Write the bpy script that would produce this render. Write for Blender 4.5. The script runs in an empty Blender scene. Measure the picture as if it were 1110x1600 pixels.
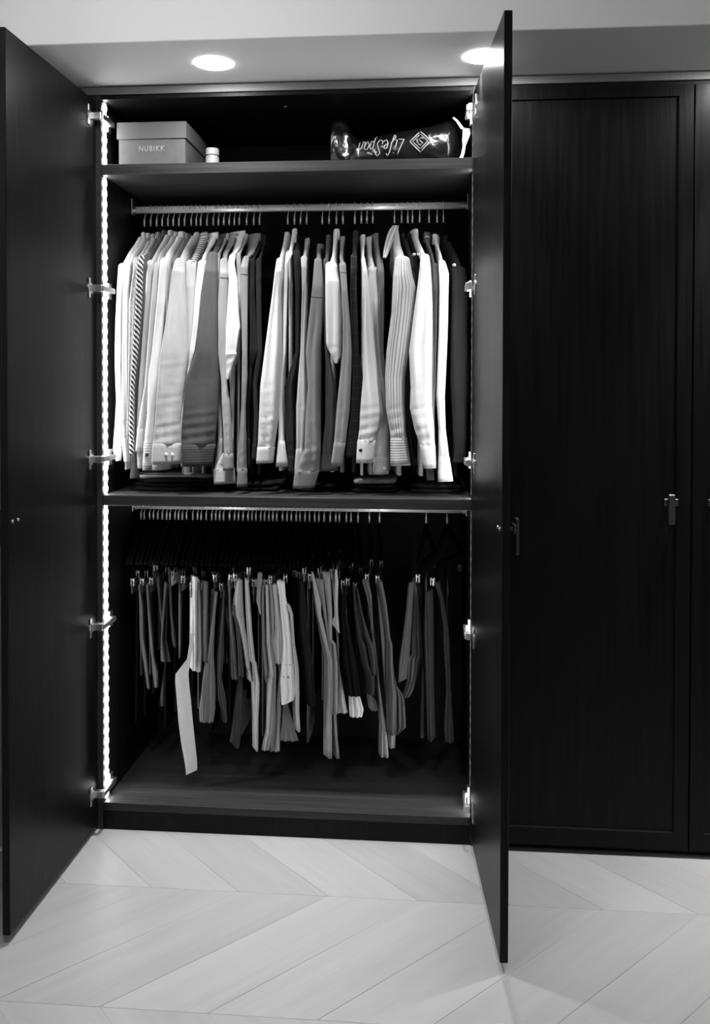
import bpy, math, random
from mathutils import Vector, Matrix
random.seed(7)
S = bpy.context.scene
COL = S.collection
# ---------------------------------------------------------------- camera
cd = bpy.data.cameras.new('camera'); cam = bpy.data.objects.new('camera', cd); COL.objects.link(cam)
CX, CY, CZ, YAW, PITCH, ROLL, FPX = 0.9693, -2.5569, 1.3475, 0.0815, 0.0176, 0.0017, 1371.7
fw = Vector((-math.sin(YAW)*math.cos(PITCH), math.cos(YAW)*math.cos(PITCH), -math.sin(PITCH)))
rt = Vector((math.cos(YAW), math.sin(YAW), 0)); up = rt.cross(fw)
r2 = rt*math.cos(ROLL) + up*math.sin(ROLL); u2 = up*math.cos(ROLL) - rt*math.sin(ROLL)
cam.matrix_world = Matrix(((r2.x, u2.x, -fw.x, CX), (r2.y, u2.y, -fw.y, CY), (r2.z, u2.z, -fw.z, CZ), (0, 0, 0, 1)))
cd.sensor_fit = 'VERTICAL'; cd.sensor_height = 36.0; cd.lens = FPX*36.0/1600
cd.shift_x = 0.0; cd.shift_y = -176.85/1600
cd.clip_start = 0.02
S.camera = cam
# ---------------------------------------------------------------- world, exposure, light levels
W = bpy.data.worlds.new('world'); S.world = W; W.use_nodes = True
W.node_tree.nodes['Background'].inputs[0].default_value = (0.02, 0.02, 0.02, 1)
W.node_tree.nodes['Background'].inputs[1].default_value = 1.0
S.view_settings.view_transform = 'Standard'; S.view_settings.look = 'None'
S.view_settings.gamma = 1.0; S.view_settings.use_curve_mapping = False
S.view_settings.exposure = 0.0
S.cycles.use_denoising = True
S.cycles.max_bounces = 8; S.cycles.diffuse_bounces = 5; S.cycles.glossy_bounces = 4
S.cycles.sample_clamp_indirect = 6.0
DOWNLIGHT = 220.0      # luminance of the lenses of the recessed downlights
SPOT_W = 102.0         # their beam
ROOM_DOME = 43.0       # opal ceiling lamp of the room, behind the camera's left
LED_STRIP = 9.5       # glowing sleeve of the light strips
LED_DIODE = 40.0
# ---------------------------------------------------------------- helpers
def mesh_obj(name, verts, faces, mat, parent=None, smooth=False, uvs=None):
    me = bpy.data.meshes.new(name)
    me.from_pydata([tuple(v) for v in verts], [], faces)
    if uvs:
        l = me.uv_layers.new(name='UVMap'); flat = [c for f in uvs for c in f]
        for i, c in enumerate(flat): l.data[i].uv = c
    if smooth: me.polygons.foreach_set('use_smooth', [True]*len(me.polygons))
    me.materials.append(mat); me.update()
    return link(name, me, parent)
def link(name, me, parent=None):
    o = bpy.data.objects.new(name, me); COL.objects.link(o)
    if parent is not None: o.parent = parent
    return o
class MB:
    def __init__(s): s.v = []; s.f = []
    def add(s, v, f):
        b = len(s.v); s.v += [tuple(p) for p in v]; s.f += [tuple(i+b for i in q) for q in f]; return s
    def box(s, x0, x1, y0, y1, z0, z1, T=None, c=0.0):
        v, f = box_vf(x0, x1, y0, y1, z0, z1, c)
        if T: v = [T(p) for p in v]
        return s.add(v, f)
    def tube(s, path, r, n=8, close=False, flat=None):
        P = [Vector(p) for p in path]; m = len(P); rings = []
        for i, p in enumerate(P):
            a = P[(i-1) % m] if (close or i > 0) else p; b = P[(i+1) % m] if (close or i < m-1) else p
            t = (b-a).normalized(); ref = Vector((1, 0, 0)) if abs(t.x) < .9 else Vector((0, 0, 1))
            e1 = t.cross(ref).normalized(); e2 = t.cross(e1)
            rr = r[i] if isinstance(r, (list, tuple)) else r
            rings.append([p + e1*math.cos(2*math.pi*k/n)*rr + e2*math.sin(2*math.pi*k/n)*rr*(flat or 1) for k in range(n)])
        v = [q for R in rings for q in R]; f = []
        for i in range(m if close else m-1):
            for k in range(n):
                a = i*n+k; b = i*n+(k+1) % n; j = ((i+1) % m)*n
                f.append((a, b, j+(k+1) % n, j+k))
        if not close: f.append(tuple(range(n))[::-1]); f.append(tuple((m-1)*n+k for k in range(n)))
        return s.add(v, f)
    def lathe(s, prof, c, n=24, T=None):
        v = []; f = []
        for r, z in prof:
            for k in range(n):
                p = (c[0]+r*math.cos(2*math.pi*k/n), c[1]+r*math.sin(2*math.pi*k/n), c[2]+z); v.append(T(p) if T else p)
        for i in range(len(prof)-1):
            for k in range(n): f.append((i*n+k, i*n+(k+1) % n, (i+1)*n+(k+1) % n, (i+1)*n+k))
        f.append(tuple(range(n))[::-1]); f.append(tuple((len(prof)-1)*n+k for k in range(n)))
        return s.add(v, f)
    def build(s, name, mat, parent=None, smooth=False): return mesh_obj(name, s.v, s.f, mat, parent, smooth)
def box_vf(x0, x1, y0, y1, z0, z1, c=0.0):
    if c <= 0:
        v = [(x0,y0,z0),(x1,y0,z0),(x1,y1,z0),(x0,y1,z0),(x0,y0,z1),(x1,y0,z1),(x1,y1,z1),(x0,y1,z1)]
        return v, [(3,2,1,0),(4,5,6,7),(0,1,5,4),(1,2,6,5),(2,3,7,6),(3,0,4,7)]
    # chamfered box: each corner gives three vertices
    v = []; idx = {}
    for ix, (x, sx) in enumerate(((x0, 1), (x1, -1))):
        for iy, (y, sy) in enumerate(((y0, 1), (y1, -1))):
            for iz, (z, sz) in enumerate(((z0, 1), (z1, -1))):
                idx[ix,iy,iz] = len(v)
                v += [(x, y+sy*c, z+sz*c), (x+sx*c, y, z+sz*c), (x+sx*c, y+sy*c, z)]
    f = []
    for i in (0, 1):
        a = [idx[i,0,0], idx[i,1,0], idx[i,1,1], idx[i,0,1]]; f.append(tuple(a if i else a[::-1]))
        a = [idx[0,i,0]+1, idx[0,i,1]+1, idx[1,i,1]+1, idx[1,i,0]+1]; f.append(tuple(a if i else a[::-1]))
        a = [idx[0,0,i]+2, idx[1,0,i]+2, idx[1,1,i]+2, idx[0,1,i]+2]; f.append(tuple(a if i else a[::-1]))
    for p in (0, 1):
        for q in (0, 1):
            a, b = idx[p,q,0], idx[p,q,1]; g = (a, a+1, b+1, b); f.append(g if (p+q) % 2 else g[::-1])
            a, b = idx[p,0,q], idx[p,1,q]; g = (a, b, b+2, a+2); f.append(g if (p+q) % 2 else g[::-1])
            a, b = idx[0,p,q], idx[1,p,q]; g = (a+1, a+2, b+2, b+1); f.append(g if (p+q) % 2 else g[::-1])
            for r in (0, 1):
                a = idx[p,q,r]; f.append((a, a+1, a+2) if (p+q+r) % 2 else (a+2, a+1, a))
    return v, f
def box(name, x0, x1, y0, y1, z0, z1, mat, parent=None, c=0.0):
    v, f = box_vf(x0, x1, y0, y1, z0, z1, c); return mesh_obj(name, v, f, mat, parent)
def empty(name, loc):
    o = bpy.data.objects.new(name, None); o.empty_display_size = .05; COL.objects.link(o); o.location = loc; return o
def tag(o, label, cat, group=None, kind=None):
    o['label'] = label; o['category'] = cat
    if group: o['group'] = group
    if kind: o['kind'] = kind
    return o
def struct(o): o['kind'] = 'structure'; return o
def adopt(root):
    """children were modelled in world coordinates: keep them there under a root that stands elsewhere"""
    bpy.context.view_layer.update()
    inv = Matrix.Translation(root.location).inverted()
    for ch in root.children: ch.matrix_parent_inverse = inv
# ---------------------------------------------------------------- materials
def g(v): return (v, v, v, 1)
class NT:
    def __init__(s, name):
        s.m = bpy.data.materials.new(name); s.m.use_nodes = True; s.t = s.m.node_tree; s.b = s.t.nodes['Principled BSDF']
    def n(s, typ, **kw):
        x = s.t.nodes.new('ShaderNode'+typ)
        for k, v in kw.items(): setattr(x, k, v)
        return x
    def l(s, a, b): s.t.links.new(a, b)
    def math(s, op, a, b=None):
        x = s.n('Math', operation=op)
        for i, q in enumerate((a, b)):
            if q is None: continue
            if isinstance(q, (int, float)): x.inputs[i].default_value = q
            else: s.l(q, x.inputs[i])
        return x.outputs[0]
    def mix(s, fac, a, b):
        x = s.n('Mix', data_type='RGBA')
        for i, q in ((0, fac), (6, a), (7, b)):
            if isinstance(q, (int, float)) : x.inputs[i].default_value = q if i == 0 else g(q)
            else: s.l(q, x.inputs[i])
        return x.outputs[2]
    def noise(s, vec, scale, detail=3, rough=.5):
        x = s.n('TexNoise'); x.inputs['Scale'].default_value = scale; x.inputs['Detail'].default_value = detail
        x.inputs['Roughness'].default_value = rough
        if vec is not None: s.l(vec, x.inputs['Vector'])
        return x.outputs['Fac']
    def mapv(s, vec, scale=(1,1,1), rot=(0,0,0)):
        x = s.n('Mapping'); x.inputs['Scale'].default_value = scale; x.inputs['Rotation'].default_value = rot
        s.l(vec, x.inputs['Vector']); return x.outputs[0]
    def coord(s, k='Object'): return s.n('TexCoord').outputs[k]
    def geo(s): return s.n('NewGeometry').outputs['Position']
    def ramp(s, fac, a, b, p0=0., p1=1.):
        x = s.n('ValToRGB'); x.color_ramp.elements[0].color = g(a); x.color_ramp.elements[1].color = g(b)
        x.color_ramp.elements[0].position = p0; x.color_ramp.elements[1].position = p1; s.l(fac, x.inputs[0]); return x.outputs[0]
    def bump(s, h, strength, dist=.002):
        x = s.n('Bump'); x.inputs['Strength'].default_value = strength; x.inputs['Distance'].default_value = dist
        s.l(h, x.inputs['Height']); s.l(x.outputs[0], s.b.inputs['Normal'])
    def set(s, **kw):
        for k, v in kw.items():
            s.b.inputs[k.replace('_', ' ')].default_value = v
        return s
def plain(name, v, rough=.5, metal=0., spec=.5):
    t = NT(name); t.set(Base_Color=g(v), Roughness=rough, Metallic=metal); t.b.inputs['Specular IOR Level'].default_value = spec; return t.m
def emit(name, v, base=.8):
    t = NT(name); t.set(Base_Color=g(base), Roughness=.4, Emission_Color=g(1.), Emission_Strength=v); return t.m
def veneer(name, lo, hi, rough, scale, spec=.4):
    t = NT(name); p = t.mapv(t.geo(), scale); n1 = t.noise(p, 1.0, 5, .65)
    p2 = t.mapv(t.geo(), tuple(q*3.1 for q in scale)); n2 = t.noise(p2, 1.0, 2)
    t.l(t.ramp(n1, lo, hi, .35, .7), t.b.inputs['Base Color'])
    r = t.n('MapRange'); t.l(n2, r.inputs[0]); r.inputs[3].default_value = rough-.07; r.inputs[4].default_value = rough+.1
    t.l(r.outputs[0], t.b.inputs['Roughness']); t.b.inputs['Specular IOR Level'].default_value = spec
    t.bump(n2, .25, .0006); return t.m
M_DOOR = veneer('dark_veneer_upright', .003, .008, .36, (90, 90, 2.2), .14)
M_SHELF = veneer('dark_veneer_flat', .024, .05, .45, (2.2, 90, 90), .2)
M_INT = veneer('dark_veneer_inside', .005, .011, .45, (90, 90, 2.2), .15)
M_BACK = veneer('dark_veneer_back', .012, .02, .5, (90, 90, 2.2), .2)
def painted(name, v):
    t = NT(name); n = t.noise(t.geo(), 1.3, 3); t.l(t.ramp(n, v*.97, v*1.03, .3, .7), t.b.inputs['Base Color'])
    t.bump(t.noise(t.geo(), 180, 2), .12, .0005); t.set(Roughness=.7); return t.m
M_WALL = painted('wall_paint', .74); M_CEIL = painted('ceiling_paint', .78); M_TRIM = painted('cornice_paint', .22)
M_CHROME = plain('polished_chrome', .78, .16, 1.); M_NICKEL = plain('satin_nickel', .62, .34, 1.)
M_BRASS = plain('dark_handle_metal', .10, .5, 1.)
M_BLACK = plain('black_hanger_plastic', .002, .8, 0., .03)
M_RAIL = plain('satin_aluminium_rail', .92, .36, .45); M_HOOK = plain('bright_hook_steel', .92, .26, .5)
M_LENS = emit('downlight_glow', DOWNLIGHT); M_DOME = emit('ceiling_lamp_glow', ROOM_DOME)
M_LED = emit('light_strip_glow', LED_STRIP); M_DIODE = emit('diode_glow', LED_DIODE)
M_RING = plain('white_lamp_ring', .75, .4)
def oak():
    t = NT('pale_oak_plank'); oi = t.n('ObjectInfo'); co = t.coord('Object')
    add = t.n('VectorMath', operation='ADD'); t.l(co, add.inputs[0])
    sc = t.n('VectorMath', operation='SCALE'); sc.inputs[0].default_value = (17., 31., 7.); t.l(oi.outputs['Random'], sc.inputs['Scale']); t.l(sc.outputs[0], add.inputs[1])
    uv = t.n('UVMap').outputs[0]; a2 = t.n('VectorMath', operation='ADD'); t.l(uv, a2.inputs[0]); t.l(sc.outputs[0], a2.inputs[1])
    n1 = t.noise(t.mapv(a2.outputs[0], (3, 38, 1)), 1., 5, .6); n2 = t.noise(t.mapv(a2.outputs[0], (1.6, 6, 1)), 1., 3)
    grain = t.mix(.45, n1, n2)
    tone = t.n('MapRange'); t.l(oi.outputs['Random'], tone.inputs[0]); tone.inputs[3].default_value = .90; tone.inputs[4].default_value = 1.06
    c = t.ramp(grain, .39, .46, .32, .68)
    m = t.n('VectorMath', operation='SCALE'); t.l(c, m.inputs[0]); t.l(tone.outputs[0], m.inputs['Scale'])
    t.l(m.outputs[0], t.b.inputs['Base Color']); t.set(Roughness=.42); t.b.inputs['Specular IOR Level'].default_value = .35
    t.bump(n1, .1, .0006); return t.m
M_OAK = oak(); M_SUB = plain('floor_joint', .40, .8)
_fab = {}
def fabric(tone, pat='', tone2=.1):
    k = (tone, pat, tone2)
    if k in _fab: return _fab[k]
    t = NT('fabric_%s_%d' % (pat or 'plain', round(tone*100)))
    uv = t.n('UVMap').outputs[0]; sp = t.n('SeparateXYZ'); t.l(uv, sp.inputs[0]); U, V = sp.outputs[0], sp.outputs[1]
    n = t.noise(t.mapv(uv, (60, 9, 1)), 1., 4, .6); n2 = t.noise(t.mapv(uv, (17, 13, 1), (0, 0, .35)), 1., 2, .45); n3 = t.noise(t.mapv(uv, (60, 85, 1), (0, 0, .5)), 1., 2)
    base = t.ramp(n, tone*.9, tone*1.05, .3, .7)
    def fr(x, duty): return t.math('LESS_THAN', t.math('FRACT', x), duty)
    if pat == 'stripe': base = t.mix(fr(t.math('MULTIPLY', U, 135.), .36), base, tone2)
    if pat == 'fine': base = t.mix(fr(t.math('MULTIPLY', U, 190.), .45), base, tone2)
    if pat == 'hstripe': base = t.mix(fr(t.math('MULTIPLY', V, 130.), .4), base, tone2)
    if pat == 'twill': base = t.mix(fr(t.math('ADD', t.math('MULTIPLY', U, 70.), t.math('MULTIPLY', V, 65.)), .5), base, tone2)
    if pat == 'speck': base = t.mix(t.math('GREATER_THAN', t.noise(t.mapv(uv, (260, 260, 1)), 1., 1), .55), base, tone2)
    if pat == 'check': base = t.mix(t.math('MAXIMUM', fr(t.math('MULTIPLY', U, 60.), .08), fr(t.math('MULTIPLY', V, 30.), .05)), base, tone2)
    t.l(base, t.b.inputs['Base Color']); t.set(Roughness=.85); t.b.inputs['Specular IOR Level'].default_value = .15 if tone > .15 else .04
    h = t.math('ADD', t.math('ADD', t.math('MULTIPLY', n, .4), n2), t.math('MULTIPLY', n3, .08)); t.bump(h, .38, .006)
    _fab[k] = t.m; return t.m
SHIRTS = [
 ('L1',40,[[1838,41,57,232],[1798,34,53,192],[1759,21,46,152],[1710,16,39,100]],[[1709,20,39,89,101],[1627,21,35,71,79],[1532,17,33,70,80],[1443,15,33,70,80],[1399,15,30,70,80],[1290,18,30,71,79],[1226,15,39,68,82],[1143,8,31,68,82],[1108,17,29,71,79]],2),
 ('L2',61,[[1836,55,71,232],[1794,44,69,189],[1752,29,59,143],[1717,37,54,106]],[[1717,38,53,103,111],[1628,35,52,82,92],[1443,33,49,82,92],[1335,31,49,82,92],[1226,28,47,81,93],[1174,32,48,82,92],[1105,39,55,82,92]],2),
 ('L3',81,[[1833,72,88,232],[1774,69,91,163],[1730,60,80,110]],[[1731,59,77,110,120],[1693,66,83,90,100],[1597,53,74,89,101],[1443,50,63,91,99],[1303,47,56,92,98],[1180,41,57,90,100],[1126,39,53,91,99]],2),
 ('L4',100,[[1838,88,103,232],[1783,86,106,163],[1735,82,98,100]],[[1734,85,99,91,99],[1703,84,101,70,80],[1595,81,98,70,80],[1443,70,85,71,79],[1335,62,73,72,78],[1207,57,70,71,79],[1169,59,70,72,78],[1124,60,70,72,78]],2),
 ('L5',119,[[1844,107,124,232],[1795,105,129,178],[1740,94,112,114]],[[1741,92,107,118,128],[1710,95,108,99,107],[1630,92,103,100,106],[1444,75,85,100,106],[1335,64,75,100,106],[1141,61,76,98,108],[1099,58,77,97,109],[1051,53,78,95,111]],2),
 ('L6',137,[[1844,127,148,232],[1804,120,144,194],[1758,108,133,148],[1720,104,126,110]],[[1721,104,123,109,121],[1597,103,121,90,100],[1443,91,107,90,100],[1335,82,99,90,100],[1222,76,92,90,100],[1142,76,93,90,100],[1084,80,94,91,99]],2),
 ('L7',156,[[1839,148,162,232],[1797,142,162,190],[1751,123,143,143],[1713,128,145,103]],[[1712,130,144,97,105],[1595,127,146,75,87],[1443,114,128,77,85],[1335,105,118,77,85],[1239,88,107,75,87],[1204,84,104,75,87],[1138,78,102,74,88]],2),
 ('L8',175,[[1839,160,187,232],[1795,161,188,181],[1755,149,178,134],[1724,150,173,96]],[[1723,155,174,81,93],[1594,150,172,61,73],[1442,135,160,60,74],[1367,124,151,59,75],[1259,119,139,61,73],[1224,115,137,61,73],[1167,110,133,60,74],[1081,105,128,60,74]],2),
 ('L9',197,[[1833,187,203,232],[1786,180,204,184],[1728,168,191,125]],[[1731,163,183,139,151],[1631,161,179,120,130],[1519,149,166,120,130],[1444,144,159,120,130],[1335,132,149,120,130],[1205,119,138,119,131],[1091,115,138,118,132],[1075,117,156,113,137]],2),
 ('L10',214,[[1836,215,239,232],[1803,204,244,191],[1762,200,229,140],[1723,198,230,89]],[[1720,205,233,65,81],[1686,203,238,43,63],[1592,193,243,38,68],[1514,183,245,35,71],[1442,171,247,31,75],[1398,166,241,31,75],[1304,158,228,32,74],[1222,151,220,33,73],[1162,146,221,31,75],[1101,142,223,29,77]],2),
 ('L11',229,[[1836,240,274,232],[1796,238,275,193],[1758,232,265,154],[1720,225,258,115]],[[1721,224,254,117,133],[1645,228,257,97,113],[1597,229,256,97,113],[1443,231,244,101,109],[1357,198,229,96,114],[1206,170,209,94,116],[1142,128,175,91,119],[1079,123,174,90,120]],2),
 ('L12',250,[[1835,281,308,232],[1791,277,307,186],[1749,266,292,140],[1718,265,292,106]],[[1718,267,290,100,114],[1627,263,283,81,93],[1532,256,272,82,92],[1443,246,259,83,91],[1399,233,246,83,91],[1354,229,239,84,90],[1239,215,229,83,91],[1144,215,229,83,91],[1093,220,256,76,98]],2),
 ('L13',271,[[1830,309,331,232],[1788,307,337,164],[1740,302,333,85]],[[1737,309,336,57,73],[1684,304,339,35,55],[1622,295,340,32,58],[1441,279,340,28,62],[1357,249,342,21,69],[1260,241,337,21,69],[1210,236,333,21,69],[1160,236,329,21,69],[1097,239,320,22,68]],2),
 ('L13b',288,[[1831,321,341,232],[1790,319,342,177],[1745,318,333,118]],[[1747,316,329,126,134],[1693,321,333,107,113],[1629,324,329,108,112],[1444,325,334,108,112],[1335,327,337,107,113],[1175,328,340,107,113],[1085,318,339,104,116]],2),
 ('L14',306,[[1831,341,370,232],[1794,341,371,188],[1754,331,359,139],[1723,336,361,100]],[[1722,339,360,89,101],[1682,343,369,68,82],[1597,338,366,67,83],[1442,337,362,68,82],[1348,347,363,71,79],[1285,349,372,68,82],[1222,352,375,68,82],[1130,355,380,68,82],[1081,352,381,67,83]],2),
 ('L15',324,[[1839,372,397,232],[1799,376,398,181],[1771,371,401,143],[1735,366,386,94]],[[1733,370,387,78,88],[1711,371,388,58,68],[1655,374,398,56,70],[1561,369,402,54,72],[1514,366,406,52,74],[1442,364,394,54,72],[1436,364,395,54,72],[1408,364,384,57,69],[1358,364,370,61,65]],1),
 ('L15b',341,[[1829,382,402,232],[1793,385,405,185],[1744,383,400,118]],[[1746,380,394,126,134],[1628,389,400,107,113],[1443,382,394,107,113],[1399,363,380,105,115],[1303,366,378,107,113],[1175,367,376,108,112],[1082,317,374,94,126],[1037,319,378,93,127]],2),
 ('L16',382,[[1830,412,449,232],[1789,416,450,178],[1748,411,444,124],[1728,407,426,98]],[[1727,410,427,85,95],[1699,408,428,64,76],[1624,408,428,64,76],[1442,412,427,66,74],[1367,411,427,66,74],[1273,409,422,66,74],[1146,401,423,64,76],[1086,399,424,63,77],[1033,397,425,62,78]],2),
 ('L17',405,[[1827,436,454,232],[1770,429,455,166],[1724,424,443,110]],[[1724,422,441,110,120],[1627,426,445,90,100],[1538,431,449,90,100],[1443,431,454,89,101],[1399,429,437,93,97],[1272,415,429,91,99],[1176,421,429,93,97],[1081,421,431,92,98]],2),
 ('L18',424,[[1823,441,460,232],[1771,448,464,171],[1724,445,462,115]],[[1725,443,459,121,129],[1627,448,463,101,109],[1443,451,466,101,109],[1348,438,450,102,108],[1240,441,454,102,108],[1160,438,453,101,109],[1109,434,451,100,110]],2),
 ('M1',517,[[1833,510,532,232],[1799,513,535,191],[1739,513,534,115],[1720,513,533,90]],[[1718,516,535,70,80],[1684,515,534,50,60],[1622,508,529,49,61],[1441,485,534,41,69],[1336,472,529,39,71],[1242,468,523,40,70],[1154,464,511,42,68],[1107,460,506,42,68]],2),
 ('M2',539,[[1844,537,558,232],[1796,540,561,170],[1743,541,561,100]],[[1742,542,561,90,100],[1711,542,551,72,78],[1639,539,549,72,78],[1442,536,545,72,78],[1367,528,537,73,77],[1273,524,535,72,78],[1172,522,539,70,80],[1095,516,550,66,84]],2),
 ('M3',559,[[1824,545,558,232],[1748,560,583,110]],[[1748,561,581,109,121],[1626,571,585,91,99],[1443,571,584,91,99],[1336,537,567,87,103],[1177,543,570,88,102],[1123,549,567,90,100],[1071,552,566,91,99]],2),
 ('M4',579,[[1813,579,600,232],[1781,582,602,184],[1727,586,605,100]],[[1726,587,605,90,100],[1698,592,606,71,79],[1623,594,610,71,79],[1442,589,604,71,79],[1367,583,608,68,82],[1273,577,611,66,84],[1147,577,600,69,81],[1075,572,601,67,83]],2),
 ('M5',630,[[1794,613,642,232],[1754,622,642,158],[1719,629,651,91]],[[1717,631,652,71,83],[1637,628,661,48,66],[1528,617,656,47,67],[1441,609,650,46,68],[1336,615,647,48,66],[1243,608,650,46,68],[1149,605,651,45,69],[1083,578,645,39,75],[1033,572,631,41,73]],2),
 ('M6',652,[[1823,645,665,232],[1780,649,671,183],[1722,654,669,112]],[[1723,653,667,116,124],[1657,658,664,98,102],[1563,656,665,98,102],[1443,660,672,97,103],[1336,670,692,94,106],[1210,660,692,91,109],[1127,651,684,91,109],[1081,650,700,87,113]],2),
 ('M7',676,[[1841,670,695,232],[1805,672,689,196],[1740,673,691,131],[1707,662,698,96]],[[1705,664,698,78,96],[1653,666,708,56,78],[1560,667,713,55,79],[1466,669,713,55,79],[1455,672,712,57,77],[1430,684,711,60,74],[1407,695,702,65,69]],1),
 ('M8',697,[[1817,690,713,232],[1780,694,714,188],[1737,697,715,134],[1706,704,724,95]],[[1705,705,725,80,90],[1622,715,732,61,69],[1528,719,740,59,71],[1441,718,745,58,72],[1374,711,743,56,74],[1274,701,739,55,75],[1168,693,726,56,74],[1099,684,713,57,73]],2),
 ('M9',736,[[1835,733,755,232],[1784,735,758,173],[1734,738,757,112]],[[1735,737,756,115,125],[1625,737,757,95,105],[1443,742,764,94,106],[1368,743,776,91,109],[1273,741,771,92,108],[1178,730,765,91,109],[1123,727,758,92,108]],2),
 ('M11',757,[[1822,758,778,232],[1777,763,779,171],[1721,771,783,92]],[[1719,772,784,77,83],[1682,778,792,56,64],[1590,783,803,55,65],[1441,781,815,51,69],[1367,780,823,49,71],[1287,774,838,43,77],[1259,772,840,43,77],[1212,770,829,45,75],[1177,765,817,47,73],[1110,761,810,47,73]],2),
 ('M12',775,[[1815,776,801,232],[1789,780,801,207],[1747,784,805,167],[1696,789,822,115]],[[1697,789,821,117,133],[1594,798,823,99,111],[1443,810,827,101,109],[1336,824,843,100,110],[1210,821,854,97,113],[1122,812,853,95,115],[1071,808,853,93,117]],2),
 ('M13',794,[[1826,801,821,232],[1786,805,824,191],[1721,817,835,120]],[[1723,817,834,130,140],[1689,821,839,111,119],[1594,823,840,110,120],[1443,825,838,112,118],[1368,827,848,109,121],[1210,836,855,110,120],[1146,843,858,111,119],[1083,843,858,111,119]],2),
 ('R1',864,[[1849,862,881,232],[1819,856,887,200],[1772,860,897,148],[1723,871,917,92]],[[1721,874,917,69,91],[1666,869,927,45,75],[1635,868,936,43,77],[1558,865,929,44,76],[1441,850,916,43,77],[1367,846,904,45,75],[1275,849,904,46,74],[1213,859,907,48,72],[1185,863,910,48,72],[1103,864,921,45,75]],2),
 ('R1b',887,[[1825,886,903,232],[1776,901,917,174],[1733,915,928,120]],[[1735,915,928,132,138],[1657,928,939,112,118],[1500,903,925,109,121],[1368,902,919,111,119],[1242,904,924,110,120],[1147,920,926,113,117],[1096,905,942,106,124]],2),
 ('R2',907,[[1824,903,922,232],[1776,917,933,177],[1730,928,946,122]],[[1732,926,946,135,145],[1657,931,947,116,124],[1468,916,931,116,124],[1368,907,925,115,125],[1242,907,926,115,125],[1147,910,926,116,124],[1115,909,928,115,125]],2),
 ('R3',922,[[1838,924,947,232],[1800,925,948,184],[1771,933,959,147],[1728,950,976,90]],[[1726,950,976,68,82],[1695,948,980,47,63],[1634,941,985,44,66],[1558,931,988,41,69],[1441,917,990,37,73],[1337,922,989,38,72],[1275,920,991,37,73],[1214,933,994,40,70],[1164,950,995,44,66],[1096,963,999,46,64]],2),
 ('R4',975,[[1827,952,979,232],[1789,959,977,197],[1751,975,991,161],[1703,984,1000,115]],[[1705,984,1002,121,129],[1624,987,1002,101,109],[1499,991,1000,103,107],[1337,988,996,103,107],[1148,972,989,101,109],[1095,969,989,100,110],[1055,971,992,100,110]],2),
 ('R5',1001,[[1821,981,1004,232],[1788,988,1005,192],[1748,1000,1016,144],[1710,1004,1025,95]],[[1708,1004,1025,80,90],[1675,1004,1034,58,72],[1620,1006,1033,58,72],[1497,1004,1031,58,72],[1368,1000,1026,59,71],[1306,998,1023,59,71],[1213,1005,1026,60,70],[1127,1006,1037,57,73],[1056,1004,1048,54,76]],2),
 ('R6',1021,[[1816,1017,1040,232],[1766,1029,1061,183],[1721,1047,1079,138],[1692,1043,1085,108]],[[1693,1042,1086,99,121],[1622,1042,1091,78,102],[1442,1040,1097,76,104],[1337,1040,1096,76,104],[1212,1047,1091,79,101],[1150,1051,1089,81,99],[1112,1047,1090,79,101]],1),
]
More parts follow.
